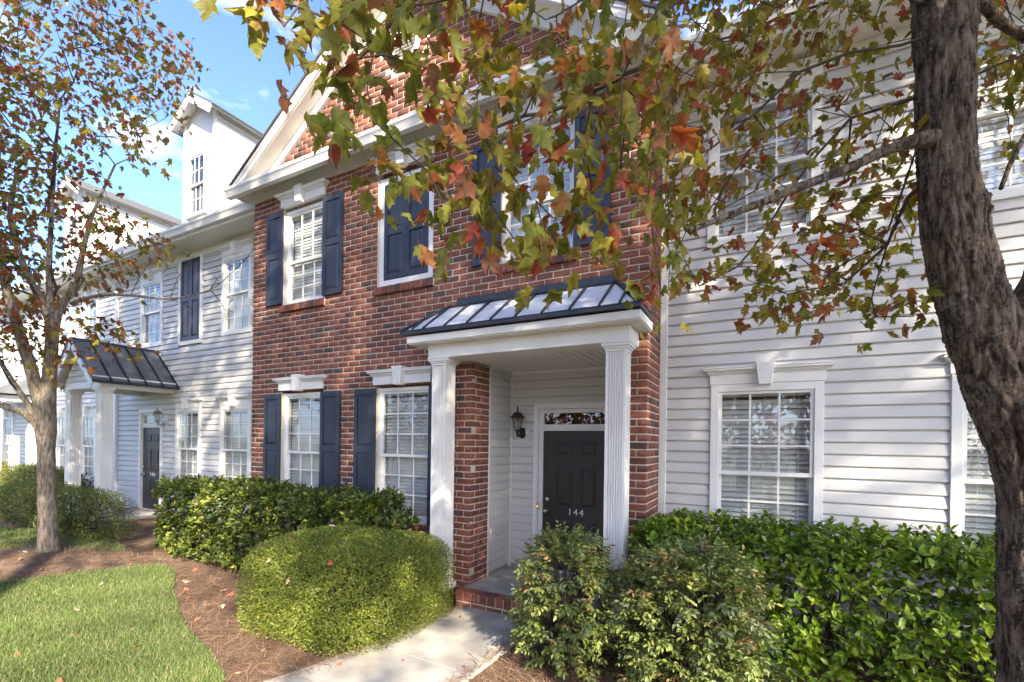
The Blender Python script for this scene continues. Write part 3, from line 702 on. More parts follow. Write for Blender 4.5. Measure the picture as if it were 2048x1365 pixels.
# ---- porch of 144
FL = .2
step = MB().box(XP - .02, REC[1] + .35, -.19, 1.05, -.15, FL - .004).build('porch_floor', 'concrete', BHO)
stp = MB().box(-3.02, -.97, -.252, -.185, -.15, FL - .012).build('porch_step', 'mortar', BHO)
n = 20; w = 2.06 / n
for i in range(n):
    put_brick(Matrix.Translation((-3.03 + i * w + .005, -.262, FL - .108 + rnd.uniform(-.001, .001))) @ Matrix.Diagonal((w - .011, .13, .112, 1)), stp)
for r_ in range(2):
    for i in range(11):
        a = -3.03 + i * BL_ - (r_ * .1); b = min(a + BL_, -.968); a = max(a, -3.03)
        if b - a > .05: put_brick(Matrix.Translation((a + .005, -.260, FL - .185 - r_ * BH_)) @ Matrix.Diagonal((b - a - J, .06, H_, 1)), stp)
# recess walls
rw = MB()
rw.box(XP - .06, XP - .021, .42, 1.06, 0, 2.95); rw.box(XP - .06, -2.665, 1.012, 1.05, 0, 2.95); rw.box(-1.50, REC[1] + .05, 1.012, 1.05, 0, 2.95); rw.box(-2.665, -1.5, 1.012, 1.05, 2.40, 2.95)
rw.box(REC[1], REC[1] + .04, .11, 1.05, 0, 2.95)
REW = rw.build('recess_wall', 'sheath', BHO)
siding(REW, .425, .985, FL, 2.83, XP - .020, face='R', phase=.02)
siding(REW, XP + .012, -2.664, FL, 2.83, 1.011, phase=.02)
siding(REW, -2.664, -1.50, 2.40, 2.83, 1.011, phase=.02)
siding(REW, -1.50, REC[1], FL, 2.83, 1.011, phase=.02)
MB().box(XP - .02, XP + .016, .975, 1.011, FL, 2.83).build('corner_trim', 'white', BHO)
MB().box(XP - .019, XP + .004, .408, .428, FL, 2.83).build('edge_trim', 'white', BHO)
c = MB().box(XP - .05, REC[1] + .05, .02, 1.05, 2.832, 2.85).build('porch_ceiling', 'soffit', BHO)
g = MB()
for i in range(17): g.box(XP + .04 + i * .098, XP + .046 + i * .098, .03, 1.0, 2.827, 2.8315)
g.build('ceiling_bead', 'soffit', c)
MB().box(XP - .0, REC[1], .985, 1.0, 2.805, 2.8315).box(XP - .0185, XP + .004, .43, .985, 2.806, 2.831).build('ceiling_trim', 'white', BHO)
# door surround, transom, door
mb = MB(); dx0, dx1 = -2.665, -1.515
mb.box(dx0, dx0 + .07, .975, 1.03, FL, 2.40).box(dx1 - .07, dx1, .975, 1.03, FL, 2.40).box(dx0 + .07, dx1 - .07, .976, 1.03, 2.325, 2.3995)
mb.box(dx0 + .012, dx0 + .058, .965, .976, FL, 2.385).box(dx1 - .058, dx1 - .012, .965, .976, FL, 2.385).box(dx0 + .058, dx1 - .058, .966, .976, 2.34, 2.3845)
mb.box(dx0 + .071, dx0 + .13, 1.005, 1.06, FL, 2.32).box(dx1 - .13, dx1 - .071, 1.005, 1.06, FL, 2.32).box(dx0 + .13, dx1 - .13, 1.0055, 1.06, 2.04, 2.072)
mb.box(dx0 + .12, dx1 - .12, .99, 1.06, FL - .002, FL + .03)
mb.build('door_surround', 'white', BHO, bevel=.003)
transom(BHO, dx0 + .09, dx1 - .09, 2.073, 2.322, 1.008)
door(BHO, -2.533, -1.647, FL + .03, 2.038, 1.022, 'door', '144', 'dark six-panel front door with silver numerals 144')
MB().box(-2.60, -2.585 + .012, .960, .9648, 1.005, 1.085).build('bell_plate', 'brass', BHO)
MB().lathe([(.006, 0), (.006, -.004), (.003, -.005)], (-2.587, .9598, 1.045), 10, 'Y').build('bell_button', 'bell', BHO)
MB().box(XP - .012, XP + .022, .455, .555, .62, .78).build('dryer_vent', 'plastic', BHO, bevel=.006)
# beam, columns, eave, roof
beam = MB().box(-3.372, -1.070, -.375, -.155, 2.826, 2.972).box(-3.372, -3.16, -.155, -.002, 2.826, 2.972).box(-1.282, -1.070, -.155, -.002, 2.826, 2.972)
beam.build('porch_beam', 'white', BHO, bevel=.003)
MB().box(-3.158, -1.284, -.1545, .02, 2.829, 2.97).build('beam_soffit', 'soffit', BHO)
for (a, b), lb in (((-3.322, -3.132), 'fluted porch column left of the brick pier'), ((-1.294, -1.104), 'fluted porch column standing behind the shrubs')):
    column(BHO, a, b, -.362, -.172, FL - .005, 2.826, lb)
sf = MB().box(-3.552, -.955, -.50, -.002, 2.974, 2.990)
for i in range(27): sf.box(-3.5 + i * .098, -3.497 + i * .098, -.49, -.376, 2.9705, 2.9745)
sf.build('porch_soffit', 'soffit', BHO)
MB().box(-3.566, -.942, -.520, -.5005, 2.985, 3.062).box(-3.566, -3.5525, -.50, -.002, 2.985, 3.062).box(-.9545, -.942, -.50, -.002, 2.985, 3.062).build('porch_fascia', 'white', BHO, bevel=.003)
E0, E1, EZ = -3.625, -.925, 3.075; T0, T1, TZ, TY = -3.315, -1.310, 3.50, -.02; EY = -.565
pr = MB().add([(E0, EY, EZ), (E1, EY, EZ), (E1, -.001, EZ), (E0, -.001, EZ), (E0, EY, EZ + .03), (E1, EY, EZ + .03), (E1, -.001, EZ + .03), (E0, -.001, EZ + .03), (T0, TY, TZ), (T1, TY, TZ), (T1, -.001, TZ), (T0, -.001, TZ)],
              [(0, 3, 2, 1), (0, 1, 5, 4), (1, 2, 6, 5), (3, 0, 4, 7), (4, 5, 9, 8), (5, 6, 10, 9), (7, 4, 8, 11), (8, 9, 10, 11)])
PR = pr.build('porch_roof', 'seam', BHO)
nrm = Vector((0, -(TZ - EZ - .03), -(EY - TY))).normalized(); nrm = Vector((0, -abs(TZ - EZ - .03), abs(EY - TY))).normalized()
A = lambda x, t: Vector((x, EY + (TY - EY) * t, EZ + .03 + (TZ - EZ - .03) * t))
ns = 7; xs = [T0 + (T1 - T0) * i / ns for i in range(ns + 1)]
tmax = lambda x: min(1.0, (x - E0) / (T0 - E0) if x < T0 else 1.0, (E1 - x) / (E1 - T1) if x > T1 else 1.0)
for a, b in zip(xs, xs[1:]):
    q = [A(a + .012, .06) + nrm * .004, A(b - .012, .06) + nrm * .004, A(b - .012, .95) + nrm * .004, A(a + .012, .95) + nrm * .004]
    MB().poly([tuple(p) for p in q]).build('roof_sheet', 'metal', PR)
for tri in ([(E0 + .07, .06), (T0 - .012, .06), (T0 - .012, .93)], [(T1 + .012, .06), (E1 - .07, .06), (T1 + .012, .93)]):
    MB().poly([tuple(A(x, t) + nrm * .004) for x, t in tri]).build('roof_sheet', 'metal', PR)
for x in xs + [T0 - .155, T1 + .19]:
    tm = tmax(x); p0, p1 = A(x, .05), A(x, tm * .97)
    m = MB(); w = Vector((.008, 0, 0)); h = nrm * .032
    m.add([tuple(p0 - w), tuple(p0 + w), tuple(p1 + w), tuple(p1 - w), tuple(p0 - w + h * .6), tuple(p0 + w + h * .6), tuple(p1 + w + h), tuple(p1 - w + h)], [(0, 3, 2, 1), (4, 5, 6, 7), (0, 1, 5, 4), (1, 2, 6, 5), (2, 3, 7, 6), (3, 0, 4, 7)])
    m.build('standing_seam', 'seam', PR)
for (ex, tx) in ((E0, T0), (E1, T1)):
    MB().tube([(ex, EY, EZ + .045), (tx, TY, TZ + .012)], .021, 6).build('hip_cap', 'seam', PR)
# side hip sheets
for ex, tx in ((E0, T0), (E1, T1)):
    o_ = .004 * (1 if ex > tx else -1)
    MB().poly([(ex + o_, EY + .1, EZ + .038), (ex + o_, -.03, EZ + .038), (tx + o_, -.025, TZ - .015)]).build('roof_sheet', 'metal', PR)
MB().box(T0 + .09, T1 - .02, -.030, -.004, TZ - .005, TZ + .085).add([(T0 - .01, -.075, TZ - .02), (T1 + .01, -.075, TZ - .02), (T1 + .01, -.028, TZ + .014), (T0 - .01, -.028, TZ + .014)], [(0, 1, 2, 3)]).build('wall_flashing', 'seam', PR)

lantern('wall_lantern', 'black coach lantern beside the dark door numbered 144', -2.832, 1.0, 2.02, 1.0, 'black', -.05)

# ------------------------------------------------------------------ neighbouring siding townhouses
def siding_house(name, label, x0, x1, Y, wins, door_hole=None, ztop=5.62, eave=True, corner=True):
    Hh = thing(name, label, 'townhouse', ((x0 + x1) / 2, Y + 2, 0))
    holes = [(a + .02, b - .02, c + .02, d - .02) for a, b, c, d, *_ in wins] + ([door_hole] if door_hole else [])
    w = MB(); holed(w, x0, x1, -.1, ztop + .1, holes, Y + .001, .12); W = w.build('siding_wall', 'sheath', Hh)
    siding(W, x0 + (.075 if corner else .0), x1, .12, ztop, Y, [(a, b, c, d) for a, b, c, d, *_ in wins] + ([door_hole] if door_hole else []))
    MB().box(x0, x1, Y - .012, Y + .0005, -.1, .13).build('foundation', 'mortar', Hh)
    s = MB()
    for yy in (Y + 3.2,): s.poly([(x0, yy, 0), (x1, yy, 0), (x1, yy, 5.9), (x0, yy, 5.9)])
    for zz in (.1, 2.95, 5.8): s.poly([(x0, Y + .12, zz), (x1, Y + .12, zz), (x1, Y + 3.2, zz), (x0, Y + 3.2, zz)])
    for xx in (x0, x1): s.poly([(xx, Y + .12, 0), (xx, Y + 3.2, 0), (xx, Y + 3.2, 5.9), (xx, Y + .12, 5.9)])
    s.build('rooms', 'inner', Hh)
    for a, b, c, d, kind, *lb in wins:
        lb = lb[0] if lb else None
        if kind == 'blank':
            m = MB(); ring(m, a, b, c, d, .075, Y - .044, Y + .03); m.box(a + .07, b - .07, Y + .0, Y + .02, c + .05, d - .05); o = m.build('blind_window', 'white', Hh, bevel=.003, label=lb)
            mid = (a + b) / 2
            for p, q in ((a + .08, mid - .001), (mid + .001, b - .08)): s = shutter(o, p, q, c + .08, d - .08, Y + .003, split=.5, mat='door2'); s.name = 'shutter_leaf'
        else:
            window(Hh, a, b, c, d, Y - .044, .075, zm=(c + d) / 2 + .02, tilt=kind, lbl=lb, slat=.05)
        header(Hh, (a + b) / 2, (b - a) / 2 + .012, d + .001, Y - .004, h=.10, crown=.07, out=.045)
    if corner: MB().box(x0, x0 + .075, Y - .040, Y + .002, .1, ztop).build('corner_board', 'white', Hh, bevel=.003)
    if eave:
        MB().box(x0, x1, Y - .040, Y + .002, ztop - .14, ztop).build('frieze_board', 'white', Hh)
        sf = MB().box(x0, x1, Y - .46, Y + .002, ztop + .001, ztop + .02)
        n = int((x1 - x0) / .1)
        for i in range(n): sf.box(x0 + i * .1, x0 + i * .1 + .004, Y - .45, Y - .035, ztop - .003, ztop + .0015)
        sf.build('soffit', 'soffit', Hh)
        MB().box(x0, x1, Y - .475, Y - .4605, ztop - .008, ztop + .17).build('fascia', 'white', Hh)
        MB().prism(gutter_prof(Y - .476, ztop + .045), 'X', x0, x1).build('gutter', 'gutter', Hh)
        MB().add([(x0, Y - .53, ztop + .17), (x1, Y - .53, ztop + .17), (x1, Y + 4.2, ztop + .17 + 4.73 * .40), (x0, Y + 4.2, ztop + .17 + 4.73 * .40), (x0, Y - .53, ztop + .15), (x1, Y - .53, ztop + .15), (x1, Y + 4.2, ztop + .15 + 4.73 * .40), (x0, Y + 4.2, ztop + .15 + 4.73 * .40)],
                 [(0, 1, 2, 3), (7, 6, 5, 4), (0, 4, 5, 1), (1, 5, 6, 2), (2, 6, 7, 3), (3, 7, 4, 0)]).build('roof_slope', 'shingle', Hh)
    return Hh

def dormer(Hh, xc, half, Y, z0, ze, win_, lbl):
    """gabled roof dormer with sash window, ridge running back"""
    zr = ze + (half + .2) * .62; D = MB(); yb = Y + 3.2
    D.add([(xc - half, Y, z0 - .3), (xc + half, Y, z0 - .3), (xc + half, Y, ze), (xc, Y, ze + half * .62), (xc - half, Y, ze), (xc - half, yb, z0 - .3), (xc + half, yb, z0 - .3), (xc + half, yb, ze), (xc, yb, ze + half * .62), (xc - half, yb, ze)],
          [(0, 1, 2, 3, 4), (1, 6, 7, 2), (5, 0, 4, 9), (2, 7, 8, 3), (4, 3, 8, 9)])
    d = D.build('dormer', 'siding', Hh, label=lbl)
    a, b, c, e = win_
    w_ = window(d, a, b, c, e, Y - .10, .06, tilt=40, rows=(2, 2), blind=False); MB().box(a + .055, b - .055, Y - .012, Y - .002, c + .055, e - .055).build('room_shade_panel', 'door2', w_)  # dark panel added to imitate an unlit room behind the panes
    for s_ in (-1, 1):
        x = xc + s_ * (half - .035); MB().box(x - .045, x + .045, Y - .032, Y - .0005, z0 - .2, ze).build('corner_board', 'white', d)
        def sl(o0, o1, y0, y1, nm, mt, ext=.2):
            n_ = Vector((s_ * .62, 0, 1)).normalized(); A = Vector((xc + s_ * (half + ext), 0, ze - ext * .62)); B = Vector((xc, 0, ze + half * .62)); ct = 1 / n_.z
            P = [A + n_ * o0, B + Vector((0, 0, o0 * ct)), B + Vector((0, 0, o1 * ct)), A + n_ * o1]
            MB().add([(p.x, y0, p.z) for p in P] + [(p.x, y1, p.z) for p in P], [(0, 1, 2, 3), (7, 6, 5, 4), (0, 4, 5, 1), (1, 5, 6, 2), (2, 6, 7, 3), (3, 7, 4, 0)]).build(nm, mt, d)
        sl(.002, .045, Y - .22, yb, 'eave_board', 'white'); sl(.046, .075, Y - .25, yb, 'roof_slope', 'shingle', .24); sl(-.13, .04, Y - .245, Y - .221, 'rake_board', 'white')
    # clapboards on the right cheek and front below the window
    k = z0
    while k < ze - .02:
        o = link('siding_board', SIDE, d); o.location = (xc + half + .0, Y, k); o.rotation_euler = (0, 0, math.pi / 2); o.scale = (3.2, 1, 1)
        if k < c - .1:
            o = link('siding_board', SIDE, d); o.location = (xc - half + .08, Y - .0, k); o.scale = (2 * half - .16, 1, 1)
        elif k < e + .02:
            for p, q in ((xc - half + .08, a), (b, xc + half - .08)):
                if q - p > .02: o = link('siding_board', SIDE, d); o.location = (p, Y, k); o.scale = (q - p, 1, 1)
        k += SE
    return d

LY = .65
LH = siding_house('siding_townhouse', 'cream siding townhouse left of the brick one, gabled porch over door 146', -13.08, -7.17, LY, [
    (-9.08, -8.18, 3.83, 5.32, 78, 'upper sash window nearest the brick house'), (-10.58, -9.73, 3.77, 5.60, 'blank', 'blind window filled with dark panels'), (-12.09, -11.20, 3.84, 5.29, 78, 'upper sash window above the gabled porch'),
    (-9.09, -8.15, .80, 2.50, 60, 'lower sash window nearest the brick house'), (-10.62, -9.73, .80, 2.49, 60, 'lower sash window beside the door')],
    (-12.06, -11.17, 0, 2.50), corner=False)
mb = MB(); dx0, dx1 = -12.12, -11.16; yd = LY - .03
mb.box(dx0, dx0 + .08, yd, yd + .06, .30, 2.50).box(dx1 - .08, dx1, yd, yd + .06, .30, 2.50).box(dx0 + .08, dx1 - .08, yd + .001, yd + .06, 2.42, 2.4995).box(dx0 + .08, dx1 - .08, yd + .03, yd + .10, 2.10, 2.14)
mb.build('door_surround', 'white', LH, bevel=.003)
transom(LH, dx0 + .081, dx1 - .081, 2.141, 2.419, yd + .04)
door(LH, dx0 + .085, dx1 - .085, .345, 2.098, yd + .055, 'door2', '146', 'dark brown six-panel front door with numerals 146')
MB().box(-12.3, -10.6, -.66, LY - .013, -.1, .335).build('porch_floor', 'concrete', LH)
st = MB().box(-12.25, -11.0, LY - .10, LY - .014, .336, .346).build('door_step', 'mortar', LH)
put = [Matrix.Translation((-12.25 + i * .203, LY - .105, .28)) @ Matrix.Diagonal((.193, .09, .066, 1)) for i in range(6)]
for m in put: put_brick(m, st)
MB().box(-11.02, -10.90, LY - .06, LY - .018, .55, .72).build('outlet_box', 'plastic', LH, bevel=.008)
# gabled porch of 146
PX, PH, PY, PZ = -11.47, .80, -.62, 2.93
MB().box(PX - PH + .06, PX + PH - .06, PY + .02, PY + .20, PZ - .13, PZ - .0).box(PX + PH - .26, PX + PH - .06, PY + .20, LY - .02, PZ - .13, PZ - .001).box(PX - PH + .06, PX - PH + .26, PY + .20, LY - .02, PZ - .13, PZ - .001).build('porch_beam', 'white', LH, bevel=.003)
MB().box(PX - PH + .26, PX + PH - .26, PY + .2, LY - .02, PZ - .04, PZ - .02).build('porch_ceiling', 'soffit', LH)
for a, lb in ((PX - PH + .07, 'left fluted porch column'), (PX + PH - .26, 'right fluted porch column')): column(LH, a, a + .19, PY + .03, PY + .22, .335, PZ - .13, lb)
rz = PZ + PH * .92
g = MB().poly([(PX - PH + .06, PY + .03, PZ), (PX + PH - .06, PY + .03, PZ), (PX, PY + .03, rz - .08)]).build('porch_gable', 'siding', LH)
k = PZ + .01
while k < rz - .15:
    hw = (rz - .1 - k) / .92 - .03
    if hw > .08: o = link('siding_board', SIDE, g); o.location = (PX - hw, PY + .03, k); o.scale = (2 * hw, 1, 1)
    k += SE
for s_ in (-1, 1):
    def psl(o0, o1, y0, y1, nm, mt, ext=.12, t0=0.0, t1=1.0, par=LH):
        n_ = Vector((s_ * .92, 0, 1)).normalized(); A0 = Vector((PX + s_ * (PH + ext), 0, PZ + .02 - ext * .92)); B0 = Vector((PX, 0, PZ + .02 + PH * .92)); ct = 1 / n_.z
        A_ = A0.lerp(B0, t0); B_ = A0.lerp(B0, t1)
        P = [A_ + n_ * o0, B_ + (Vector((0, 0, o0 * ct)) if t1 == 1 else n_ * o0), B_ + (Vector((0, 0, o1 * ct)) if t1 == 1 else n_ * o1), A_ + n_ * o1]
        return MB().add([(p.x, y0, p.z) for p in P] + [(p.x, y1, p.z) for p in P], [(0, 1, 2, 3), (7, 6, 5, 4), (0, 4, 5, 1), (1, 5, 6, 2), (2, 6, 7, 3), (3, 7, 4, 0)]).build(nm, mt, par)
    pr_ = psl(.03, .05, PY - .17, LY - .02, 'porch_roof', 'seam'); psl(.0, .029, PY - .13, LY - .02, 'roof_deck', 'soffit', .10); psl(-.10, .028, PY - .155, PY - .131, 'rake_board', 'white', .10)
    n = 5; Ln = LY - .03 - (PY - .16)
    for i in range(n):
        y0 = PY - .16 + Ln * i / n; psl(.0505, .054, y0 + .02, y0 + Ln / n - .02, 'roof_sheet', 'metal2', .12, .05, .95, pr_)
    for i in range(n + 1):
        y0 = PY - .16 + Ln * i / n; psl(.0502, .082, y0 - .009, y0 + .009, 'standing_seam', 'seam', .12, .02, .985, pr_)
    x = PX + s_ * (PH + .045); MB().box(min(x, x - s_ * .10), max(x, x - s_ * .10), PY - .13, LY - .02, PZ - .005, PZ + .012).box(x - .009, x + .009, PY - .13, LY - .02, PZ - .012, PZ + .07).build('porch_fascia', 'white', LH)
dormer(LH, -10.87, .60, 1.15, 6.30, 8.85, (-11.20, -10.50, 6.70, 8.05), 'tall white roof dormer with a sash window')
lantern('wall_lantern', 'pewter coach lantern beside the brown door numbered 146', -11.06, LY - .02, 2.20, .95, 'pewter', .05)

# downspout between the two left houses
ds = MB(); ds.box(-13.14, -13.065, LY - .085, LY - .03, .15, 5.2); ds.tube([(-13.1, LY - .06, 5.18), (-13.1, LY - .12, 5.35), (-13.1, LY - .36, 5.55), (-13.1, LY - .46, 5.68)], .04, 8)
ds.build('downspout', 'white', LH)

FH = siding_house('siding_townhouse', 'sunlit cream townhouse at the far left, behind the multi-stemmed maple', -22.0, -13.081, LY + .004, [
    (-14.95, -14.15, .80, 2.46, 60), (-16.35, -15.60, .80, 2.46, 60), (-14.95, -14.1, 3.83, 5.30, 60), (-16.4, -15.55, 3.83, 5.30, 60), (-20.1, -19.3, .8, 2.46, 60), (-18.4, -17.5, 3.83, 5.3, 60)], corner=True)
dormer(FH, -16.9, .60, 1.15, 6.30, 8.6, (-17.23, -16.55, 6.70, 8.05), 'roof dormer behind the maple')
# hipped porch of the far house
MB().box(-19.2, -17.4, -.30, LY - .02, 2.80, 2.95).build('porch_beam', 'white', FH)
for a in (-19.15, -17.64): column(FH, a, a + .19, -.28, -.09, .15, 2.80)
p = MB().add([(-19.4, -.5, 2.98), (-17.2, -.5, 2.98), (-17.2, LY, 2.98), (-19.4, LY, 2.98), (-19.0, LY - .04, 3.5), (-17.6, LY - .04, 3.5)], [(0, 3, 2, 1), (0, 1, 5, 4), (1, 2, 5), (3, 0, 4), (2, 3, 4, 5)]).build('porch_roof', 'metal2', FH)
lantern('wall_lantern', 'small coach lantern at the far left porch, behind the maple', -17.30, LY - .02, 2.05, .9, 'black', .05)

RH = siding_house('siding_townhouse', 'cream siding townhouse right of the brick one, behind hedge and leaning maple', -.982, 7.0, LY, [
    (-.462, .524, .66, 2.502, 66, 'lower sash window above the clipped hedge'), (1.431, 2.417, .66, 2.51, 64, 'lower sash window behind the maple trunk'),
    (-.518, .470, 3.93, 5.38, 80, 'upper sash window behind the maple leaves'), (1.43, 2.41, 3.93, 5.38, 80, 'upper sash window at the right edge'), (3.4, 4.4, .66, 2.5, 62), (3.4, 4.4, 3.93, 5.38, 80)], ztop=5.60)

# ------------------------------------------------------------------ plants
G_ = np.array
def maple_template():
    half = [(0.0, 0.0), (.15, -.02), (.33, .06), (.25, .20), (.36, .30), (.40, .42), (.50, .60), (.33, .53), (.26, .58), (.17, .55), (.20, .68), (.23, .76), (.12, .82), (0.0, 1.06)]
    pts = half + [(-x, y) for x, y in half[-2:0:-1]]
    v = [(0, .38)] + pts; n = len(pts); f = [(0, 1 + i, 1 + (i + 1) % n) for i in range(n)]
    V = np.array([(x, y, -.34 * abs(x) - .30 * y * y + .07 * math.sin(9 * x + 5 * y)) for x, y in v])
    k = len(V); V = np.vstack([V, [(.008, 0, 0), (-.008, 0, 0), (0, -.75, .10)]]); f.append((k, k + 1, k + 2))
    return V, np.array(f), k
MV, MF, MK = maple_template()
def leaf_template(w=.42, fold=.25, curl=.25, n=4):
    """pointed oval leaf with a folded midrib; y 0..1"""
    v = [(0, 0, 0)]; f = []
    for i in range(1, n):
        t = i / n; ww = w * .5 * math.sin(math.pi * t ** .85) ** .8; z = -curl * t * t
        v += [(-ww, t, z + fold * ww), (0, t, z), (ww, t, z + fold * ww)]
    v.append((0, 1, -curl)); e = len(v) - 1
    f += [(0, 2, 1), (0, 3, 2)]
    for i in range(n - 2):
        a = 1 + 3 * i; f += [(a, a + 1, a + 4), (a, a + 4, a + 3), (a + 1, a + 2, a + 5), (a + 1, a + 5, a + 4)]
    a = 1 + 3 * (n - 2); f += [(a, a + 1, e), (a + 1, a + 2, e)]
    return np.array(v, float), np.array(f)
OV, OF = leaf_template(.46, .35, .18, 4)
SV, SF = leaf_template(.38, .25, .10, 2)
NV, NF = leaf_template(.46, .3, .22, 3)

MVAR = []
for i_ in range(8):
    a_, b_, c_, d_ = [(.3, .3, .05, 0), (.7, .15, .06, .1), (.1, .6, .05, -.15), (.5, .5, .10, .2), (-.25, .4, .08, .1), (.9, .3, .04, -.1), (.2, .1, .12, .25), (.45, .8, .06, 0)][i_]
    q_ = MV.copy(); x_, y_ = MV[:, 0], MV[:, 1]; q_[:, 2] = -a_ * np.abs(x_) - b_ * y_ * y_ + c_ * np.sin(9 * x_ + 5 * y_ + i_) + d_ * x_ * y_; q_[MK:, 2] = [0, 0, .10]; q_[:MK, 0] *= 1 - .25 * abs(a_) ; MVAR.append(q_)
def pal(n, cols, w):
    cols = np.array(cols, float); i = nrng.choice(len(cols), n, p=np.array(w) / sum(w)); return cols[i] * nrng.uniform(.78, 1.22, (n, 1)) * nrng.uniform(.93, 1.07, (n, 3))
GREEN, YGRN, RED, ORANGE, BROWN = (.17, .20, .036), (.31, .30, .05), (.30, .062, .040), (.31, .125, .048), (.20, .105, .055)

def maple_colors(m, w):
    c = pal(m, [GREEN, YGRN, RED, ORANGE, BROWN], w); tip = pal(m, [GREEN, YGRN, RED, ORANGE, BROWN], [.5 * w[0], w[1], 2.2 * w[2], 1.8 * w[3], 1.5 * w[4]])
    k = len(MV); C = np.repeat(c[:, None], k, 1); r = np.linalg.norm(MV[:, :2] - G_([0, .38]), axis=1); r = np.clip((r - .12) / .5, 0, 1); r[MK:] = 0
    mix = r[None, :, None] * nrng.uniform(.2, 1.0, (m, 1, 1)); C = C * (1 - mix) + tip[:, None] * mix
    C[:, MK:] = (.22, .06, .04); return C

def grow(limbs, clusters, seed, step=.14, bias=.22, sag=.06):
    """limbs: list of (points, start radius); clusters joined to the nearest twig. Returns nodes, parents, weights"""
    r = random.Random(seed); P = []; par = []; dep = []; base = []
    for pts, rad in limbs:
        pts = [Vector(p) for p in pts]; prev = -1; dist = 0
        for a, b in zip(pts, pts[1:]):
            L = (b - a).length; k = max(1, int(L / step))
            for i in range(k):
                p = a.lerp(b, i / k) + Vector((r.gauss(0, 1), r.gauss(0, 1), r.gauss(0, 1))) * (.10 * step if prev >= 0 else 0)
                P.append(p); par.append(prev); dep.append(dist); base.append(rad); prev = len(P) - 1; dist += L / k
        P.append(pts[-1]); par.append(prev); dep.append(dist); base.append(rad)
    arr = np.array(P); order = sorted(range(len(clusters)), key=lambda i: np.min(np.sum((arr - clusters[i]) ** 2, 1)))
    PN = [tuple(p) for p in P]; ends = []
    for i in order:
        c = np.array(clusters[i]); A_ = np.array(PN); d = np.sqrt(((A_ - c) ** 2).sum(1)) + bias * np.array(dep); j = int(d.argmin())
        a = Vector(PN[j]); b = Vector(c); L = (b - a).length; k = max(1, int(L / step)); prev = j
        mid = (a + b) / 2 + Vector((r.uniform(-.12, .12), r.uniform(-.12, .12), r.uniform(.02, .16))) * L
        for s in range(1, k + 1):
            t = s / k; p = a * (1 - t) ** 2 + mid * 2 * t * (1 - t) + b * t * t
            p += Vector((r.gauss(0, .05), r.gauss(0, .05), r.gauss(0, .05))) * step
            PN.append(tuple(p)); par.append(prev); dep.append(dep[prev] + L / k); base.append(None); prev = len(PN) - 1
        ends.append((prev, (b - a).normalized()))
    w = [0.0] * len(PN); has = [False] * len(PN)
    for i in range(len(PN) - 1, -1, -1):
        if not has[i]: w[i] += 1
        if par[i] >= 0: w[par[i]] += w[i]; has[par[i]] = True
    return PN, par, w, base, ends
def limb_tubes(mb, PN, par, w, r_tip, power, rmax=9, sides=6):
    kids = {}
    for i, p in enumerate(par): kids.setdefault(p, []).append(i)
    rad = [min(rmax, r_tip * w[i] ** power) for i in range(len(PN))]
    stack = list(kids.get(-1, []))
    for s in stack[:]: pass
    starts = [(s, None) for s in stack]
    while starts:
        s, fr = starts.pop(); ch = ([fr] if fr is not None else []) + [s]; cur = s
        while kids.get(cur):
            ks = sorted(kids[cur], key=lambda i: -w[i]); cur2 = ks[0]
            for q in ks[1:]: starts.append((q, cur))
            ch.append(cur2); cur = cur2
        if len(ch) > 1:
            rr = [rad[i] for i in ch]
            if fr is not None: rr[0] = min(rr[0], rr[1] * 1.25)
            mb.tube([PN[i] for i in ch], rr, sides, cap=False)

def leaf_spots(centres, dirs, k, spread, r_up=.75, down=.55):
    """positions and frames for k leaves about every centre"""
    n = len(centres); pos = np.repeat(centres, k, 0) + nrng.normal(size=(n * k, 3)) * spread
    out = np.repeat(dirs, k, 0) * .6 + nrng.normal(size=(n * k, 3)) * .75; out[:, 2] -= down + nrng.uniform(-.3, .8, n * k)
    up = nrng.normal(size=(n * k, 3)) * .6 + G_([0, 0, 1.0]) * r_up
    return pos, frames(out, up)

def crown(tree, centres, dirs, k, spread, size, w, n_single=0, name='leaf'):
    pos, R = leaf_spots(np.array(centres), np.array(dirs), k, spread); m = len(pos)
    sc = size * nrng.uniform(.62, 1.2, m); C = maple_colors(m, w)
    cr_ = link('crown', None, tree) if False else None
    if n_single:
        d = np.linalg.norm(pos - G_(CAM), axis=1) / sc; idx = np.argsort(d)
        v = pos - G_(CAM); fw = v @ G_(f0); u_ = v @ G_(cr) / fw; vv = v @ G_(cu) / fw
        vis = (fw > .3) & (np.abs(u_) < 1.08) & (vv > -.45) & (vv < .97); idx = [i for i in idx if vis[i]][:n_single]
        single = set(idx)
    else: single = set()
    rest = np.array([i for i in range(m) if i not in single])
    Vs, Ts, Cs, off = [], [], [], 0
    for j in range(8):
        r_ = rest[j::8]; V, T, CC = cloud(MVAR[j], MF, pos[r_], R[r_], sc[r_], C[r_]); Vs.append(V); Ts.append(T + off); Cs.append(CC); off += len(V)
    o = link('crown', tri_mesh('crown', np.concatenate(Vs), np.concatenate(Ts), 'leaf', np.concatenate(Cs)), tree); o['kind'] = 'stuff'
    if single:
        vars_ = []
        for i in list(single)[:48]: vars_.append(tri_mesh('leaf', MVAR[len(vars_) % 8], MF, 'leaf', C[i]))
        for i in idx:
            q = link('leaf', rnd.choice(vars_), o); mt = Matrix(R[i].tolist()).to_4x4(); q.matrix_basis = Matrix.Translation(pos[i].tolist()) @ mt @ Matrix.Scale(float(sc[i]), 4)
    return o

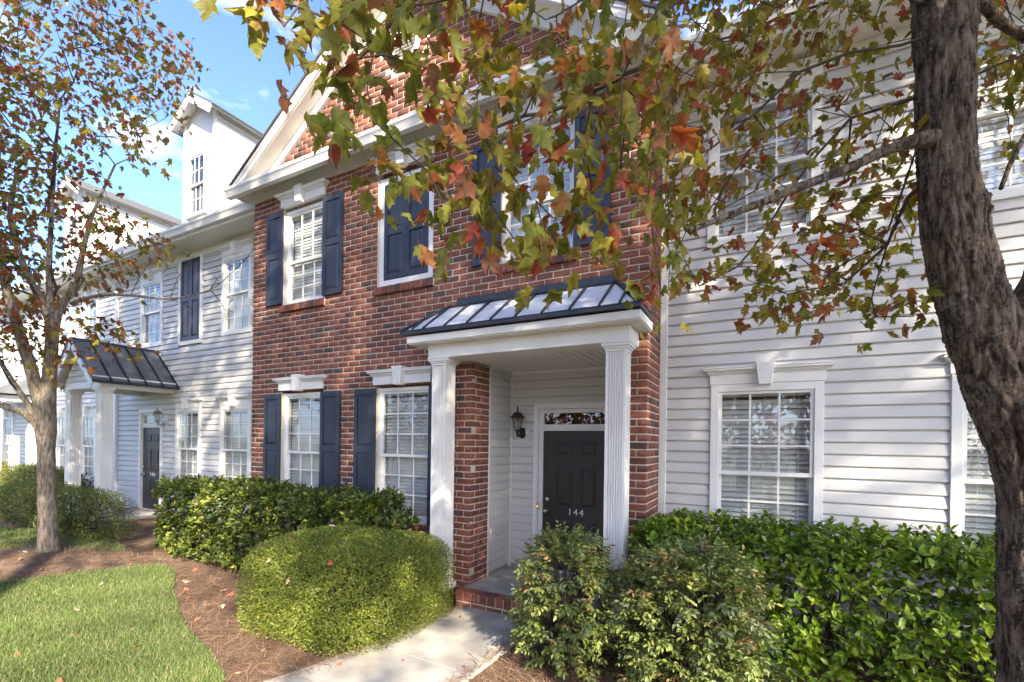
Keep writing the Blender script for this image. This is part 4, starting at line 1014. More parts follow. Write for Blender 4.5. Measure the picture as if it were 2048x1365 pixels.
def bark_tube(pts, rad, n, rings_per, seed, rough, knots=(), ridge=.02):
    """dense trunk surface with furrows, swellings and knots"""
    pts = [Vector(p) for p in pts]; P = []; Rr = []
    m = len(pts)
    def cr4(a, b, c, d, t): return .5 * ((2 * b) + (c - a) * t + (2 * a - 5 * b + 4 * c - d) * t * t + (3 * b - a - 3 * c + d) * t ** 3)
    for i in range(m - 1):
        a, b, c, d = pts[max(i - 1, 0)], pts[i], pts[i + 1], pts[min(i + 2, m - 1)]; ra, rb, rc, rd_ = rad[max(i - 1, 0)], rad[i], rad[i + 1], rad[min(i + 2, m - 1)]
        for s in range(rings_per):
            t = s / rings_per; P.append(cr4(a, b, c, d, t)); Rr.append(cr4(ra, rb, rc, rd_, t))
    P.append(pts[-1]); Rr.append(rad[-1])
    mb = MB().tube(P, Rr, n); rg = np.random.default_rng(seed); ph = rg.uniform(0, 6.28, 12); V = np.array(mb.v); ax = np.repeat(np.array([tuple(p) for p in P]), n, 0)
    th = np.tile(np.arange(n) * 2 * math.pi / n, len(P)); zz = np.repeat(np.arange(len(P)), n) * .16
    d = sum(np.sin(k * th + ph[k] + np.sin(zz * .7 + ph[-k]) * .9) / k for k in range(2, 7)) * .035 + rg.normal(size=len(V)) * rough
    lat = np.repeat(np.cumsum(np.array([0] + [(P[i + 1] - P[i]).length for i in range(len(P) - 1)])), n)      # metres along the stem
    rd_ = np.zeros(len(V))
    for q in range(4):
        kk = (9, 14, 19, 27)[q]; wv = 1.6 * np.sin(lat * (3.1 + 2.3 * q) + ph[q]) + .9 * np.sin(lat * (9 + 4 * q) + ph[q + 4] + 2 * np.sin(3 * th + ph[q]))
        rd_ += (1 - np.abs(np.sin(kk * .5 * th + wv))) ** 1.6 * (.5 + .5 * np.sin(lat * (17 + 5 * q) + 4 * np.sin(2 * th + ph[q + 6]))) / (1 + .4 * q)
    d += -ridge * rd_
    out = norm(V - ax); rr = np.repeat(np.array(Rr), n); V = V + out * (d * rr)[:, None]
    for kp, kr, kh in knots:
        q = np.linalg.norm(V - G_(kp), axis=1) / kr; bump = np.exp(-(q ** 2)) * kh - np.exp(-((q / .38) ** 2)) * kh * .9 + np.exp(-(((q - .62) / .16) ** 2)) * kh * .35; V += out * bump[:, None]
    mb.v = [tuple(p) for p in V]; return mb

# ---- leaning maple by the camera
NEAR = [[-110,-370,292],[-92,-375,310],[-107,-379,305],[-93,-387,301],[-106,-368,317],[-100,-394,286],[-107,-394,294],[-108,-361,316],[-93,-387,277],[-98,-392,290],[-107,-390,303],[-94,-383,292],[-90,-381,284],[-100,-366,314],[-88,-378,268],[-95,-327,352],[-106,-354,318],[-92,-327,321],[-83,-360,299],[-86,-372,307],[-70,-370,242],[-74,-350,281],[-76,-372,281],[-77,-369,257],[-81,-352,319],[-103,-338,269],[-77,-346,291],[-77,-359,285],[-89,-359,314],[-91,-335,271],[-88,-341,282],[-97,-344,280],[-101,-349,276],[-90,-350,332],[-90,-345,304],[-85,-378,286],[-81,-377,296],[-63,-310,318],[-63,-286,351],[-59,-346,288],[-32,-338,294],[-53,-310,343],[-80,-291,312],[-38,-316,295],[-80,-322,297],[-33,-294,248],[-52,-352,245],[-48,-320,262],[-56,-331,314],[-38,-269,332],[-31,-320,286],[-30,-308,290],[-67,-321,252],[-58,-346,283],[-47,-326,297],[-33,-341,267],[-67,-286,349],[-38,-324,317],[-70,-338,251],[-55,-295,305],[-72,-339,270],[-51,-328,305],[-53,-324,297],[-35,-340,281],[-35,-300,273],[-82,-334,270],[-57,-304,288],[-56,-324,257],[-55,-338,255],[-56,-349,252],[-70,-300,337],[-35,-305,336],[-70,-316,339],[-36,-326,326],[-54,-296,362],[-33,-287,244],[-73,-346,258],[-54,-297,268],[-93,-301,346],[-67,-311,341],[-80,-337,330],[-85,-324,348],[-37,-334,267],[-70,-350,267],[-60,-284,323],[-49,-330,279],[-37,-334,291],[-27,-167,399],[-33,-178,337],[-38,-237,305],[-36,-221,328],[65,-112,371],[-57,-161,456],[38,-109,442],[28,-197,282],[23,-190,364],[-11,-194,334],[-39,-182,310],[34,-205,344],[-34,-156,474],[7,-222,280],[7,-161,277],[0,-216,334],[-34,-207,410],[-4,-213,273],[-20,-221,374],[-18,-188,405],[-7,-161,283],[-37,-217,318],[29,-194,298],[-25,-200,425],[70,-142,378],[-37,-179,420],[66,-148,321],[60,-188,408],[47,-147,373],[63,-183,328],[-52,-160,298],[-41,-243,370],[-4,-203,415],[-2,-222,358],[-31,-202,357],[12,-188,415],[-47,-159,372],[21,-194,275],[9,-159,342],[37,-176,271],[4,-202,277],[-35,-236,362],[43,-172,285],[-36,-221,411],[-46,-193,373],[31,-190,413],[-16,-225,355],[49,-111,364],[31,-152,310],[34,-136,277],[-6,-222,388],[35,-131,414],[14,-214,403],[-44,-164,409],[62,-170,318],[0,-193,366],[-60,-175,372],[39,-153,433],[4,-145,273],[62,-149,356],[46,-149,271],[-35,-239,282],[22,-126,376],[-4,-201,390],[-28,-205,344],[38,-181,384],[82,-98,303],[22,-200,350],[47,-184,333],[-48,-162,333],[-27,-208,305],[36,-145,291],[49,-149,376],[20,-177,404],[-14,-202,426],[-6,-159,372],[-2,-146,271],[69,-123,322],[15,-182,285],[23,-162,318],[-17,-226,399],[-21,-162,334],[56,-135,307],[13,-219,338],[-6,-164,426],[65,-130,274],[37,-135,356],[-26,-213,378],[-36,-169,358],[58,-154,302],[-17,-175,406],[61,-182,383],[16,-199,313],[32,-137,330],[51,-167,255],[64,-100,340],[-28,-157,343],[5,-204,402],[-44,-176,319],[56,-126,299],[69,-127,267],[60,-184,396],[-46,-213,400],[61,-187,257],[41,-175,303],[-38,-211,353],[-6,-180,394],[37,-149,304],[-19,-152,412],[11,-178,431],[-40,-238,368],[8,-168,256],[-48,-171,402],[-52,-218,323],[-53,-209,402],[-5,-223,327],[-26,-193,280],[-4,-185,300],[24,-149,279],[22,-212,400],[51,-161,265],[84,-93,475],[-35,-202,312],[65,-170,253],[-1,-180,393],[-16,-218,315],[3,-186,423],[20,-192,400],[-51,-210,409],[-22,-161,328],[62,-184,298],[-7,-182,378],[20,-192,254],[18,-162,399],[39,-158,421],[39,-129,471],[21,-209,281],[-52,-209,393],[-19,-144,452],[39,-167,343],[49,-165,409],[-33,-216,275],[43,-177,296],[51,-160,320],[24,-187,385],[-49,-196,318],[-61,-176,468],[-44,-237,322],[40,-144,339],[-44,-203,431],[32,-137,290],[-52,-169,347],[13,-173,269],[-17,-226,269],[-10,-189,427],[116,-128,369],[121,-80,418],[138,-50,422],[114,-101,429],[128,-87,365],[140,-60,432],[119,-133,399],[131,-56,446],[123,-82,399],[149,-57,466],[124,-83,457],[117,-139,368],[144,-72,426],[128,-101,424],[104,-145,414],[146,-50,439]]
LIMBS = [[(0.71, -1.86, 3.88), (0.31, -2.23, 3.87), (-0.06, -2.65, 3.66), (-0.24, -2.92, 3.46), (-0.35, -3.06, 3.25), (-0.42, -3.13, 3.07), (-0.49, -3.2, 2.97), (-0.61, -3.29, 2.92), (-0.66, -3.33, 2.9), (-0.78, -3.43, 2.83), (-0.9, -3.53, 2.78)], [(0.71, -1.86, 4.06), (0.11, -2.56, 3.89), (-0.33, -3.14, 3.53), (-0.62, -3.46, 3.31), (-0.77, -3.62, 3.17), (-0.86, -3.7, 3.03), (-0.89, -3.75, 2.9), (-0.9, -3.78, 2.77)], [(0.71, -1.86, 3.78), (0.53, -2.0, 3.68), (0.34, -2.05, 3.66), (0.14, -2.1, 3.58), (-0.06, -2.2, 3.43), (-0.23, -2.29, 3.26)], [(0.72, -1.88, 3.5), (0.52, -1.9, 3.47), (0.37, -1.86, 3.46), (0.2, -1.89, 3.29), (0.03, -1.93, 3.03), (-0.13, -2.01, 2.77), (-0.28, -2.15, 2.67)], [(0.72, -1.9, 3.14), (0.6, -1.85, 3.04), (0.51, -1.79, 2.89), (0.39, -1.8, 2.71), (0.3, -1.84, 2.59)], [(0.7, -1.91, 3.93), (0.49, -1.8, 4.12), (0.16, -1.75, 4.2), (-0.22, -1.95, 4.01), (-0.39, -2.15, 3.74), (-0.41, -2.27, 3.32), (-0.41, -2.33, 2.93), (-0.4, -2.33, 2.59)]]

MAPLE = thing('maple_tree', 'leaning dark-barked maple with red and green leaves hanging in front of the facade', 'tree', (1.1, -1.75, 0), 'maples along the row')
TP = [(.74, -1.80, 4.75, 0.099), (.72, -1.834, 4.078, 0.116), (.716, -1.859, 3.784, 0.111), (.717, -1.869, 3.571, 0.107), (.721, -1.89, 3.218, 0.103), (.736, -1.893, 2.988, 0.108), (.769, -1.887, 2.76, 0.118), (.823, -1.87, 2.535, 0.124), (.885, -1.848, 2.334, 0.134), (.956, -1.822, 2.113, 0.136), (1.031, -1.793, 1.873, 0.130), (1.073, -1.772, 1.655, 0.129), (1.082, -1.767, 1.393, 0.136), (1.089, -1.763, 1.087, 0.134), (1.097, -1.759, .781, 0.142), (1.10, -1.755, .3, 0.158), (1.115, -1.749, -.1, 0.213)]
KN = [((.66, -2.02, 2.86), .055, .016), ((1.0, -1.97, 2.02), .085, .030), ((.905, -1.88, 1.33), .06, .05), ((.93, -1.92, 1.25), .10, .03), ((.86, -1.95, 2.93), .06, .02)]
tr = bark_tube([p[:3] for p in TP], [p[3] for p in TP], 120, 36, 3, .014, KN, .11).build('trunk', 'bark', MAPLE, smooth=True)
lb = MB()
lb.tube([(.80, -1.87, 2.45), (.95, -1.83, 2.36), (1.03, -1.80, 2.43), (1.14, -1.68, 2.64), (1.29, -1.49, 3.17), (1.40, -1.31, 4.08), (1.6, -1.1, 5.4)], [.12, .12, .105, .095, .085, .075, .05], 16)
lb.build('second_stem', 'bark', MAPLE, smooth=True)
stub = bark_tube([(.70, -1.90, 3.25), (.64, -1.96, 3.245), (.593, -2.015, 3.225), (.484, -2.083, 3.18), (.327, -2.189, 3.085), (.135, -2.325, 2.979), (-.051, -2.469, 2.87), (-.27, -2.63, 2.75)], [.065, .042, .030, .022, .019, .017, .0145, .011], 14, 8, 9, .02)
stub.build('pruned_branch', 'bark', MAPLE, smooth=True)
MB().tube([(1.43, -1.30, 3.69), (1.093, -1.535, 3.852), (.968, -1.657, 3.877), (.864, -1.769, 3.933), (.79, -1.84, 4.05)], [.016, .020, .022, .026, .03], 8).tube([(1.30, -1.42, 3.75), (1.179, -1.545, 3.54), (1.05, -1.671, 3.305), (.971, -1.769, 3.148), (.928, -1.814, 3.029)], [.010, .013, .011, .010, .009], 7).build('low_branch', 'bark', MAPLE, smooth=True)
cl = np.array(NEAR) / 100.0
limb_in = [(L, .02) for L in LIMBS]
# crown beyond the frame: overhead and to the right
extra = []
while len(extra) < 330:
    p = nrng.uniform([-2.6, -4.9, 3.3], [4.3, .3, 7.6]); q = (p - G_([1.0, -2.2, 5.3])) / G_([3.1, 2.5, 2.3])
    if q @ q > 1: continue
    v = p - G_(CAM); fw = v @ G_(f0)
    mg = .3 / max(fw, .15)
    if fw > -.1 and abs(v @ G_(cr)) < (1.12 + mg) * max(fw, .1) and (v @ G_(cu)) < (1.0 + mg) * max(fw, .1): continue      # the view itself is already filled above
    if fw > -.4 and fw <= .6 and np.linalg.norm(v) < 1.4: continue
    extra.append(p)
extra = np.array(extra)
limb_in += [([(.72, -1.83, 4.1), (1.2, -2.4, 4.7), (1.9, -3.0, 5.4), (2.6, -3.4, 5.9)], .03), ([(.74, -1.8, 4.7), (.6, -2.3, 5.4), (.2, -3.0, 6.1)], .03), ([(.74, -1.8, 4.7), (1.2, -1.4, 5.6), (1.6, -1.0, 6.4)], .03), ([(1.5, -1.2, 4.9), (2.3, -1.5, 5.2), (3.2, -1.9, 5.4)], .03)]
PN, par, w, base, ends = grow(limb_in, np.vstack([cl, extra]), 4)
bm_ = MB(); limb_tubes(bm_, PN, par, w, .0021, .46, .03); bm_.build('branches', 'twig', MAPLE, smooth=True)
cen = np.array([PN[e[0]] for e in ends]); drs = np.array([tuple(e[1]) for e in ends])
dist = np.linalg.norm(cen - G_(CAM), axis=1); nearm = np.array([np.min(np.linalg.norm(cl - c, axis=1)) < .05 for c in cen])
c1 = cen[nearm]; crown(MAPLE, np.vstack([c1]), drs[nearm], 9, .076, .070, [.40, .30, .08, .12, .10], 290)
crown(MAPLE, cen[~nearm], drs[~nearm], 13, .13, .10, [.42, .26, .16, .13, .03])

# ---- multi-stemmed maple on the left
LT = thing('maple_tree', 'multi-stemmed maple with russet leaves in the pine straw island on the left', 'tree', (-8.966, -1.830, 0.221), 'maples along the row')
t = [(-8.975, -1.830, 0.151, 0.185), (-8.968, -1.829, 0.265, 0.131), (-8.968, -1.834, 0.442, 0.114), (-8.967, -1.849, 0.971, 0.103), (-8.953, -1.871, 1.544, 0.095), (-8.955, -1.874, 1.791, 0.099), (-8.961, -1.876, 1.949, 0.112), (-8.944, -1.870, 2.161, 0.095), (-8.942, -1.866, 2.395, 0.089), (-8.923, -1.856, 2.822, 0.080), (-8.904, -1.844, 3.219, 0.073), (-8.904, -1.848, 3.483, 0.077), (-8.922, -1.857, 3.660, 0.051)]
bark_tube([p[:3] for p in t], [p[3] for p in t], 40, 10, 5, .02, [((-8.887, -1.998, 1.835), .07, .03), ((-8.860, -1.980, 2.029), .06, .03)]).build('trunk', 'bark2', LT, smooth=True)
def stem(pts, rads, nm='stem'): return bark_tube(pts, rads, 18, 6, rnd.randint(1, 99), .015).build(nm, 'bark2', LT, smooth=True)
S1 = [(-8.966, -1.874, 1.967), (-8.992, -1.918, 2.249), (-9.014, -1.954, 2.461), (-8.992, -2.042, 2.866), (-8.959, -2.124, 3.140), (-9.011, -2.251, 3.748), (-8.961, -2.325, 4.092), (-8.937, -2.412, 4.779), (-8.763, -2.421, 5.582)]
S2 = [(-8.904, -1.848, 3.413), (-8.982, -1.937, 3.801), (-9.128, -2.014, 4.083), (-9.114, -2.107, 4.330), (-9.138, -2.219, 4.912), (-8.904, -2.194, 5.617)]
S3 = [(-8.913, -1.852, 3.483), (-8.966, -1.855, 3.924), (-9.012, -1.853, 4.259), (-8.992, -1.843, 4.894), (-8.954, -1.822, 5.758), (-8.790, -1.833, 6.622)]
S4 = [(-8.895, -1.843, 3.307), (-8.848, -1.766, 3.748), (-8.769, -1.625, 4.065), (-8.791, -1.587, 4.383), (-8.695, -1.485, 5.132), (-8.413, -1.335, 5.872)]
stem(S1, [0.0853, 0.0815, 0.0776, 0.0698, 0.0659, 0.0543, 0.0465, 0.0310, 0.0155]); stem(S2, [0.0543, 0.0465, 0.0427, 0.0388, 0.0272, 0.0140]); stem(S3, [0.0465, 0.0388, 0.0349, 0.0272, 0.0171, 0.0093]); stem(S4, [0.0582, 0.0465, 0.0427, 0.0388, 0.0233, 0.0124])
S5 = [(-8.790, -1.680, 3.792), (-8.254, -1.551, 3.876), (-7.664, -1.438, 3.827), (-6.988, -1.279, 3.735), (-6.333, -1.132, 3.806), (-5.962, -1.035, 4.038)]
S6 = [(-8.992, -1.892, 2.011), (-9.095, -1.946, 2.052), (-9.076, -2.087, 2.205), (-9.227, -2.266, 2.293), (-9.462, -2.491, 2.492), (-9.874, -2.756, 2.778)]
S7 = [(-8.992, -1.892, 2.073), (-9.083, -1.940, 2.123), (-9.170, -2.036, 2.387), (-9.433, -2.076, 2.619), (-9.742, -2.139, 2.937), (-10.130, -2.244, 3.201), (-10.579, -2.315, 3.660)]
stem(S5, [0.0272, 0.0217, 0.0171, 0.0109, 0.0070, 0.0031], 'bare_branch'); stem(S6, [0.0543, 0.0465, 0.0427, 0.0388, 0.0310, 0.0155]); stem(S7, [0.0465, 0.0403, 0.0372, 0.0326, 0.0272, 0.0217, 0.0093])
LEFT = [[-874,-256,758],[-806,-174,320],[-889,-210,780],[-1138,-243,590],[-873,-238,522],[-968,-166,788],[-921,-142,683],[-767,-134,670],[-1010,-274,761],[-791,-138,609],[-1007,-220,591],[-935,-179,738],[-924,-279,483],[-727,-193,432],[-943,-210,814],[-891,-280,349],[-940,-258,509],[-961,-224,426],[-993,-188,519],[-972,-268,352],[-994,-259,301],[-1147,-256,467],[-776,-113,695],[-821,-134,633],[-791,-151,659],[-911,-159,471],[-915,-154,426],[-1068,-232,832],[-794,-125,736],[-931,-180,499],[-857,-224,546],[-944,-214,443],[-951,-201,436],[-1048,-224,865],[-990,-265,416],[-801,-161,601],[-1102,-261,582],[-938,-166,439],[-946,-167,534],[-1127,-257,532],[-965,-269,639],[-850,-277,717],[-1001,-220,631],[-1095,-227,680],[-873,-212,612],[-972,-197,875],[-808,-126,475],[-880,-120,449],[-967,-215,413],[-838,-136,497],[-935,-261,580],[-864,-140,744],[-864,-258,478],[-936,-296,638],[-873,-289,554],[-772,-175,525],[-1056,-273,857],[-968,-188,443],[-834,-237,480],[-979,-190,644],[-834,-256,658],[-1020,-242,561],[-1071,-256,533],[-1020,-206,658],[-994,-226,422],[-1023,-272,491],[-825,-236,549],[-784,-229,635],[-910,-254,454],[-1059,-212,862],[-960,-271,662],[-813,-171,725],[-769,-173,766],[-984,-184,491],[-1022,-213,728],[-930,-224,566],[-938,-200,383],[-919,-234,497],[-868,-229,743],[-856,-169,654],[-796,-241,682],[-738,-206,719],[-1009,-276,475],[-941,-230,757],[-918,-153,388],[-1103,-244,527],[-869,-109,694],[-947,-219,325],[-820,-175,768],[-952,-254,678],[-955,-217,510],[-838,-265,543],[-861,-188,569],[-757,-198,617],[-977,-279,319],[-772,-87,764],[-842,-261,617],[-814,-119,824],[-799,-186,329],[-821,-169,748],[-1097,-248,897],[-959,-163,393],[-961,-228,542],[-957,-285,656],[-890,-284,546],[-909,-217,706],[-858,-222,644],[-877,-142,517],[-857,-280,618],[-988,-240,729],[-728,-174,652],[-996,-263,331],[-972,-177,463],[-767,-219,463],[-961,-178,616],[-867,-172,692],[-893,-248,464],[-895,-179,600],[-878,-289,668],[-876,-261,771],[-670,-168,578],[-830,-149,667],[-721,-126,684],[-1031,-247,591],[-871,-173,558],[-857,-219,793],[-951,-214,473],[-974,-168,539],[-860,-150,467],[-862,-167,735],[-929,-183,594],[-933,-212,326],[-996,-267,311],[-1005,-178,832],[-855,-101,660],[-928,-193,428],[-739,-126,450],[-853,-173,578],[-737,-158,791],[-937,-288,536],[-990,-244,397],[-751,-158,411],[-931,-230,703],[-826,-162,607],[-904,-254,349],[-742,-85,733],[-693,-193,405],[-968,-168,727],[-857,-266,499],[-870,-202,604],[-708,-113,673],[-719,-162,644],[-732,-98,733],[-898,-176,571],[-851,-250,522],[-976,-268,812],[-932,-257,811],[-765,-141,729],[-1113,-248,868],[-1118,-251,473],[-919,-270,492],[-874,-233,336],[-781,-163,317],[-786,-85,711],[-898,-131,745],[-978,-280,454],[-906,-265,619],[-998,-177,756],[-972,-166,551],[-710,-186,763],[-862,-141,774],[-832,-231,424],[-746,-152,314],[-828,-234,392],[-1005,-239,604],[-887,-240,622],[-752,-143,578],[-830,-149,414],[-911,-175,537],[-1074,-269,858],[-930,-192,668],[-975,-256,293],[-760,-176,738],[-1036,-191,761],[-919,-208,485],[-855,-266,448],[-986,-165,859],[-828,-172,501],[-864,-215,597],[-787,-221,400],[-869,-205,312],[-818,-239,485],[-790,-173,424],[-790,-194,458],[-997,-169,434],[-786,-161,711],[-898,-260,499],[-983,-176,578],[-958,-212,522],[-933,-290,591],[-1015,-223,404],[-1000,-189,496],[-974,-177,894],[-796,-148,745],[-937,-236,324],[-899,-247,289],[-1100,-250,489],[-980,-252,763],[-836,-103,796],[-782,-129,448],[-742,-211,670],[-842,-213,776],[-961,-181,516],[-1098,-245,847],[-1056,-271,385],[-721,-122,642],[-816,-74,799],[-947,-256,730],[-789,-194,560],[-844,-194,713],[-853,-94,703],[-957,-253,453],[-843,-175,758],[-1048,-220,436],[-751,-162,316],[-753,-157,686],[-824,-212,345],[-1092,-237,908],[-831,-182,315],[-844,-195,288],[-806,-162,675],[-772,-184,287],[-1022,-212,857],[-872,-270,498],[-890,-268,409],[-933,-184,394],[-932,-241,434],[-1004,-187,682],[-909,-262,391],[-867,-207,627],[-789,-215,614],[-885,-213,343],[-1000,-255,539],[-959,-252,562],[-947,-210,596],[-933,-238,354],[-663,-151,663],[-859,-275,649],[-945,-255,295],[-893,-211,290],[-1119,-245,822],[-786,-95,478],[-1111,-236,875],[-682,-161,429],[-908,-220,569],[-980,-164,722],[-1079,-244,416],[-823,-85,710],[-832,-221,356],[-1086,-237,707],[-782,-217,630],[-802,-163,337],[-883,-153,639],[-792,-240,591],[-869,-146,589],[-1071,-241,777],[-957,-196,707],[-780,-176,347],[-873,-211,328],[-677,-163,534],[-937,-224,727],[-886,-178,849],[-847,-108,615],[-968,-248,444],[-1076,-218,756],[-947,-216,458],[-846,-169,416],[-968,-290,504],[-898,-290,570],[-816,-79,682],[-1007,-220,476],[-794,-238,495],[-1007,-257,445],[-829,-212,628],[-854,-235,764],[-836,-260,758],[-864,-125,725],[-870,-229,720],[-928,-254,755],[-800,-133,487],[-849,-179,304],[-1047,-200,903],[-976,-253,488],[-932,-138,421],[-937,-264,393],[-724,-172,727],[-982,-197,564],[-790,-183,428],[-754,-137,722],[-1002,-199,400],[-869,-200,554],[-858,-108,773],[-993,-270,576],[-1020,-221,688],[-843,-239,397],[-956,-151,686],[-879,-135,511],[-806,-143,495],[-834,-206,744],[-958,-287,665],[-809,-198,661],[-784,-187,340],[-820,-154,648],[-1002,-202,863],[-982,-201,644],[-744,-212,454],[-852,-205,333],[-904,-291,591],[-705,-169,749],[-1009,-269,412],[-897,-137,830],[-1052,-249,568],[-947,-250,345],[-998,-253,610],[-945,-270,691],[-965,-198,760],[-873,-117,498],[-768,-138,759],[-768,-117,768],[-817,-222,436]]
cl2 = np.array(LEFT) / 100.0
ex = []
while len(ex) < 330:
    p = nrng.uniform([-13.2, -4.6, 2.8], [-5.5, .2, 8.2]); q = (p - G_([-9.2, -2.05, 5.25])) / G_([3.1, 2.3, 2.7])
    if q @ q > 1: continue
    v = p - G_(CAM); fw = v @ G_(f0)
    if fw > .1 and abs(v @ G_(cr)) / fw < 1.10 and -.6 < (v @ G_(cu)) / fw < .97: continue
    ex.append(p)
tw = [((S5[-1]), (Vector(S5[-1]) + Vector((.35, .1, .35)))), ((S5[-2]), Vector(S5[-2]) + Vector((.2, .1, -.3))), (S5[-2], Vector(S5[-2]) + Vector((.1, .2, .35))), (S5[3], Vector(S5[3]) + Vector((.4, .0, .4))), (S5[3], Vector(S5[3]) + Vector((.45, .1, -.2))), (S5[2], Vector(S5[2]) + Vector((.5, 0, .35)))]
PN, par, w, base, ends = grow([(S1, .03), (S2, .03), (S3, .03), (S4, .03), (S6, .03), (S7, .03)], np.vstack([cl2, np.array(ex)]), 6, .22)
bm_ = MB(); limb_tubes(bm_, PN, par, w, .0030, .45, .028)
for a, b in tw:
    a, b = Vector(a), Vector(b); m = (a + b) / 2 + Vector((rnd.uniform(-.05, .05), 0, rnd.uniform(-.06, .06))); bm_.tube([a, m, b], [.006, .004, .002], 5, False)
    for _ in range(4):
        q = a.lerp(b, rnd.uniform(.3, 1)); bm_.tube([q, q + Vector((rnd.uniform(-.05, .22), rnd.uniform(-.1, .1), rnd.uniform(-.15, .2)))], [.003, .0015], 4, False)
bm_.build('branches', 'twig', LT, smooth=True)
cen = np.array([PN[e[0]] for e in ends]); drs = np.array([tuple(e[1]) for e in ends]); crown(LT, cen, drs, 12, .125, .098, [.22, .20, .05, .27, .26])

# ---- tall trees across the street: they shade the row and show in the panes
def shade_tree(x, y, h, r, label, wts, seed, n=430, per=12, size=.22, mid=.70, semi=.27):
    T = thing('street_tree', label, 'tree', (x, y, 0), 'tall trees across the street')
    MB().tube([(x, y, -.1), (x + .05, y, h * .25), (x - .1, y + .1, h * .5), (x, y, h * .85)], [.22, .15, .11, .05], 10).build('trunk', 'bark2', T, smooth=True)
    rg = np.random.default_rng(seed); c = []
    while len(c) < n:
        p = rg.uniform(-1, 1, 3)
        if p @ p < 1 and rg.random() < .35 + .65 * (p @ p): c.append(p * G_([r, r * .8, h * semi]) + G_([x, y, h * mid]))
    c = np.array(c); d = norm(c - G_([x, y, h * .5])); lim = [([(x, y, h * .2), (x - .1, y + .1, h * .5), (x, y, h * .9)], .1)]
    P_, pa, ww, b__, en = grow(lim, c, seed, .5); bb = MB(); limb_tubes(bb, P_, pa, ww, .006, .45, .12, 5); bb.build('branches', 'bark2', T)
    crown(T, c, d, per, .34, size, wts)

shade_tree(-0.4, -8.2, 14.5, 3.5, 'tall orange-leaved tree on the verge opposite the porch', [.15, .2, .15, .42, .08], 21, mid=.715, semi=.25)
shade_tree(7.9, -8.2, 14.6, 3.4, 'tall russet tree on the verge, second from the porch', [.12, .15, .3, .35, .08], 22, mid=.735, semi=.225)
shade_tree(15.2, -8.3, 14.5, 3.6, 'tall golden tree on the verge, third from the porch', [.15, .3, .1, .4, .05], 23, mid=.72, semi=.235)
for x_, y_, h_, c_, w_ in ((-20.5, -18, 8.5, 'low golden tree across the street, farthest left', [.15, .3, .15, .35, .05]), (-13.0, -17.5, 9.5, 'low red tree across the street facing the left house', [.1, .1, .45, .3, .05]),
                           (-5.5, -18, 8.5, 'low orange tree across the street facing the brick house', [.12, .2, .2, .43, .05]), (1.5, -17.5, 9.0, 'low russet tree across the street behind the camera', [.12, .12, .36, .35, .05]), (9.0, -18, 9.0, 'low yellow tree across the street, farthest right', [.2, .35, .1, .3, .05])):
    shade_tree(x_, y_, h_, 4.4, c_, w_, int(x_ * 3) + 90, n=300, per=14, size=.26, mid=.52, semi=.44)

# ---- shrubs
def twig_core(parent, base, pts, r0_=.012, mat='twig', name='stems'):
    m = MB()
    for p in pts:
        b = Vector(base) + Vector((rnd.uniform(-.12, .12), rnd.uniform(-.12, .12), 0)); p = Vector(p); mid = (b + p) / 2 + Vector((rnd.uniform(-.08, .08), rnd.uniform(-.08, .08), rnd.uniform(.0, .08)))
        m.tube([b, mid, p], [r0_, r0_ * .7, r0_ * .3], 5, False)
    return m.build(name, mat, parent)

def shell_points(n, c, r, p=2.6, zlo=-1.0, thick=.10, wob=.05):
    """points through the outer layer of a clipped rounded mass, with outward normals"""
    u = unit(n * 5); u = u[u[:, 2] > zlo]; s = (np.abs(u) ** p).sum(1) ** (-1 / p); nn = norm(np.sign(u) * np.abs(u * s[:, None]) ** (p - 1) / G_(r))
    q = u * s[:, None] * G_(r); l2 = (q ** 2).sum(1); wt = s ** 3 * np.prod(r) / np.maximum(.05, np.abs((q * nn).sum(1))) ; wt = np.minimum(wt, np.quantile(wt, .995)); pick = nrng.choice(len(u), n, replace=False, p=wt / wt.sum()); u, s, nn = u[pick], s[pick], nn[pick]
    k = 1 - np.abs(nrng.normal(size=len(u))) * thick
    k *= 1 + wob * (np.sin(u[:, 0] * 7 + u[:, 2] * 4) * .5 + np.sin(u[:, 1] * 9 - u[:, 0] * 5) * .5) * .6
    pos = u * s[:, None] * k[:, None] * G_(r) + G_(c); return pos[:n], nn[:n]

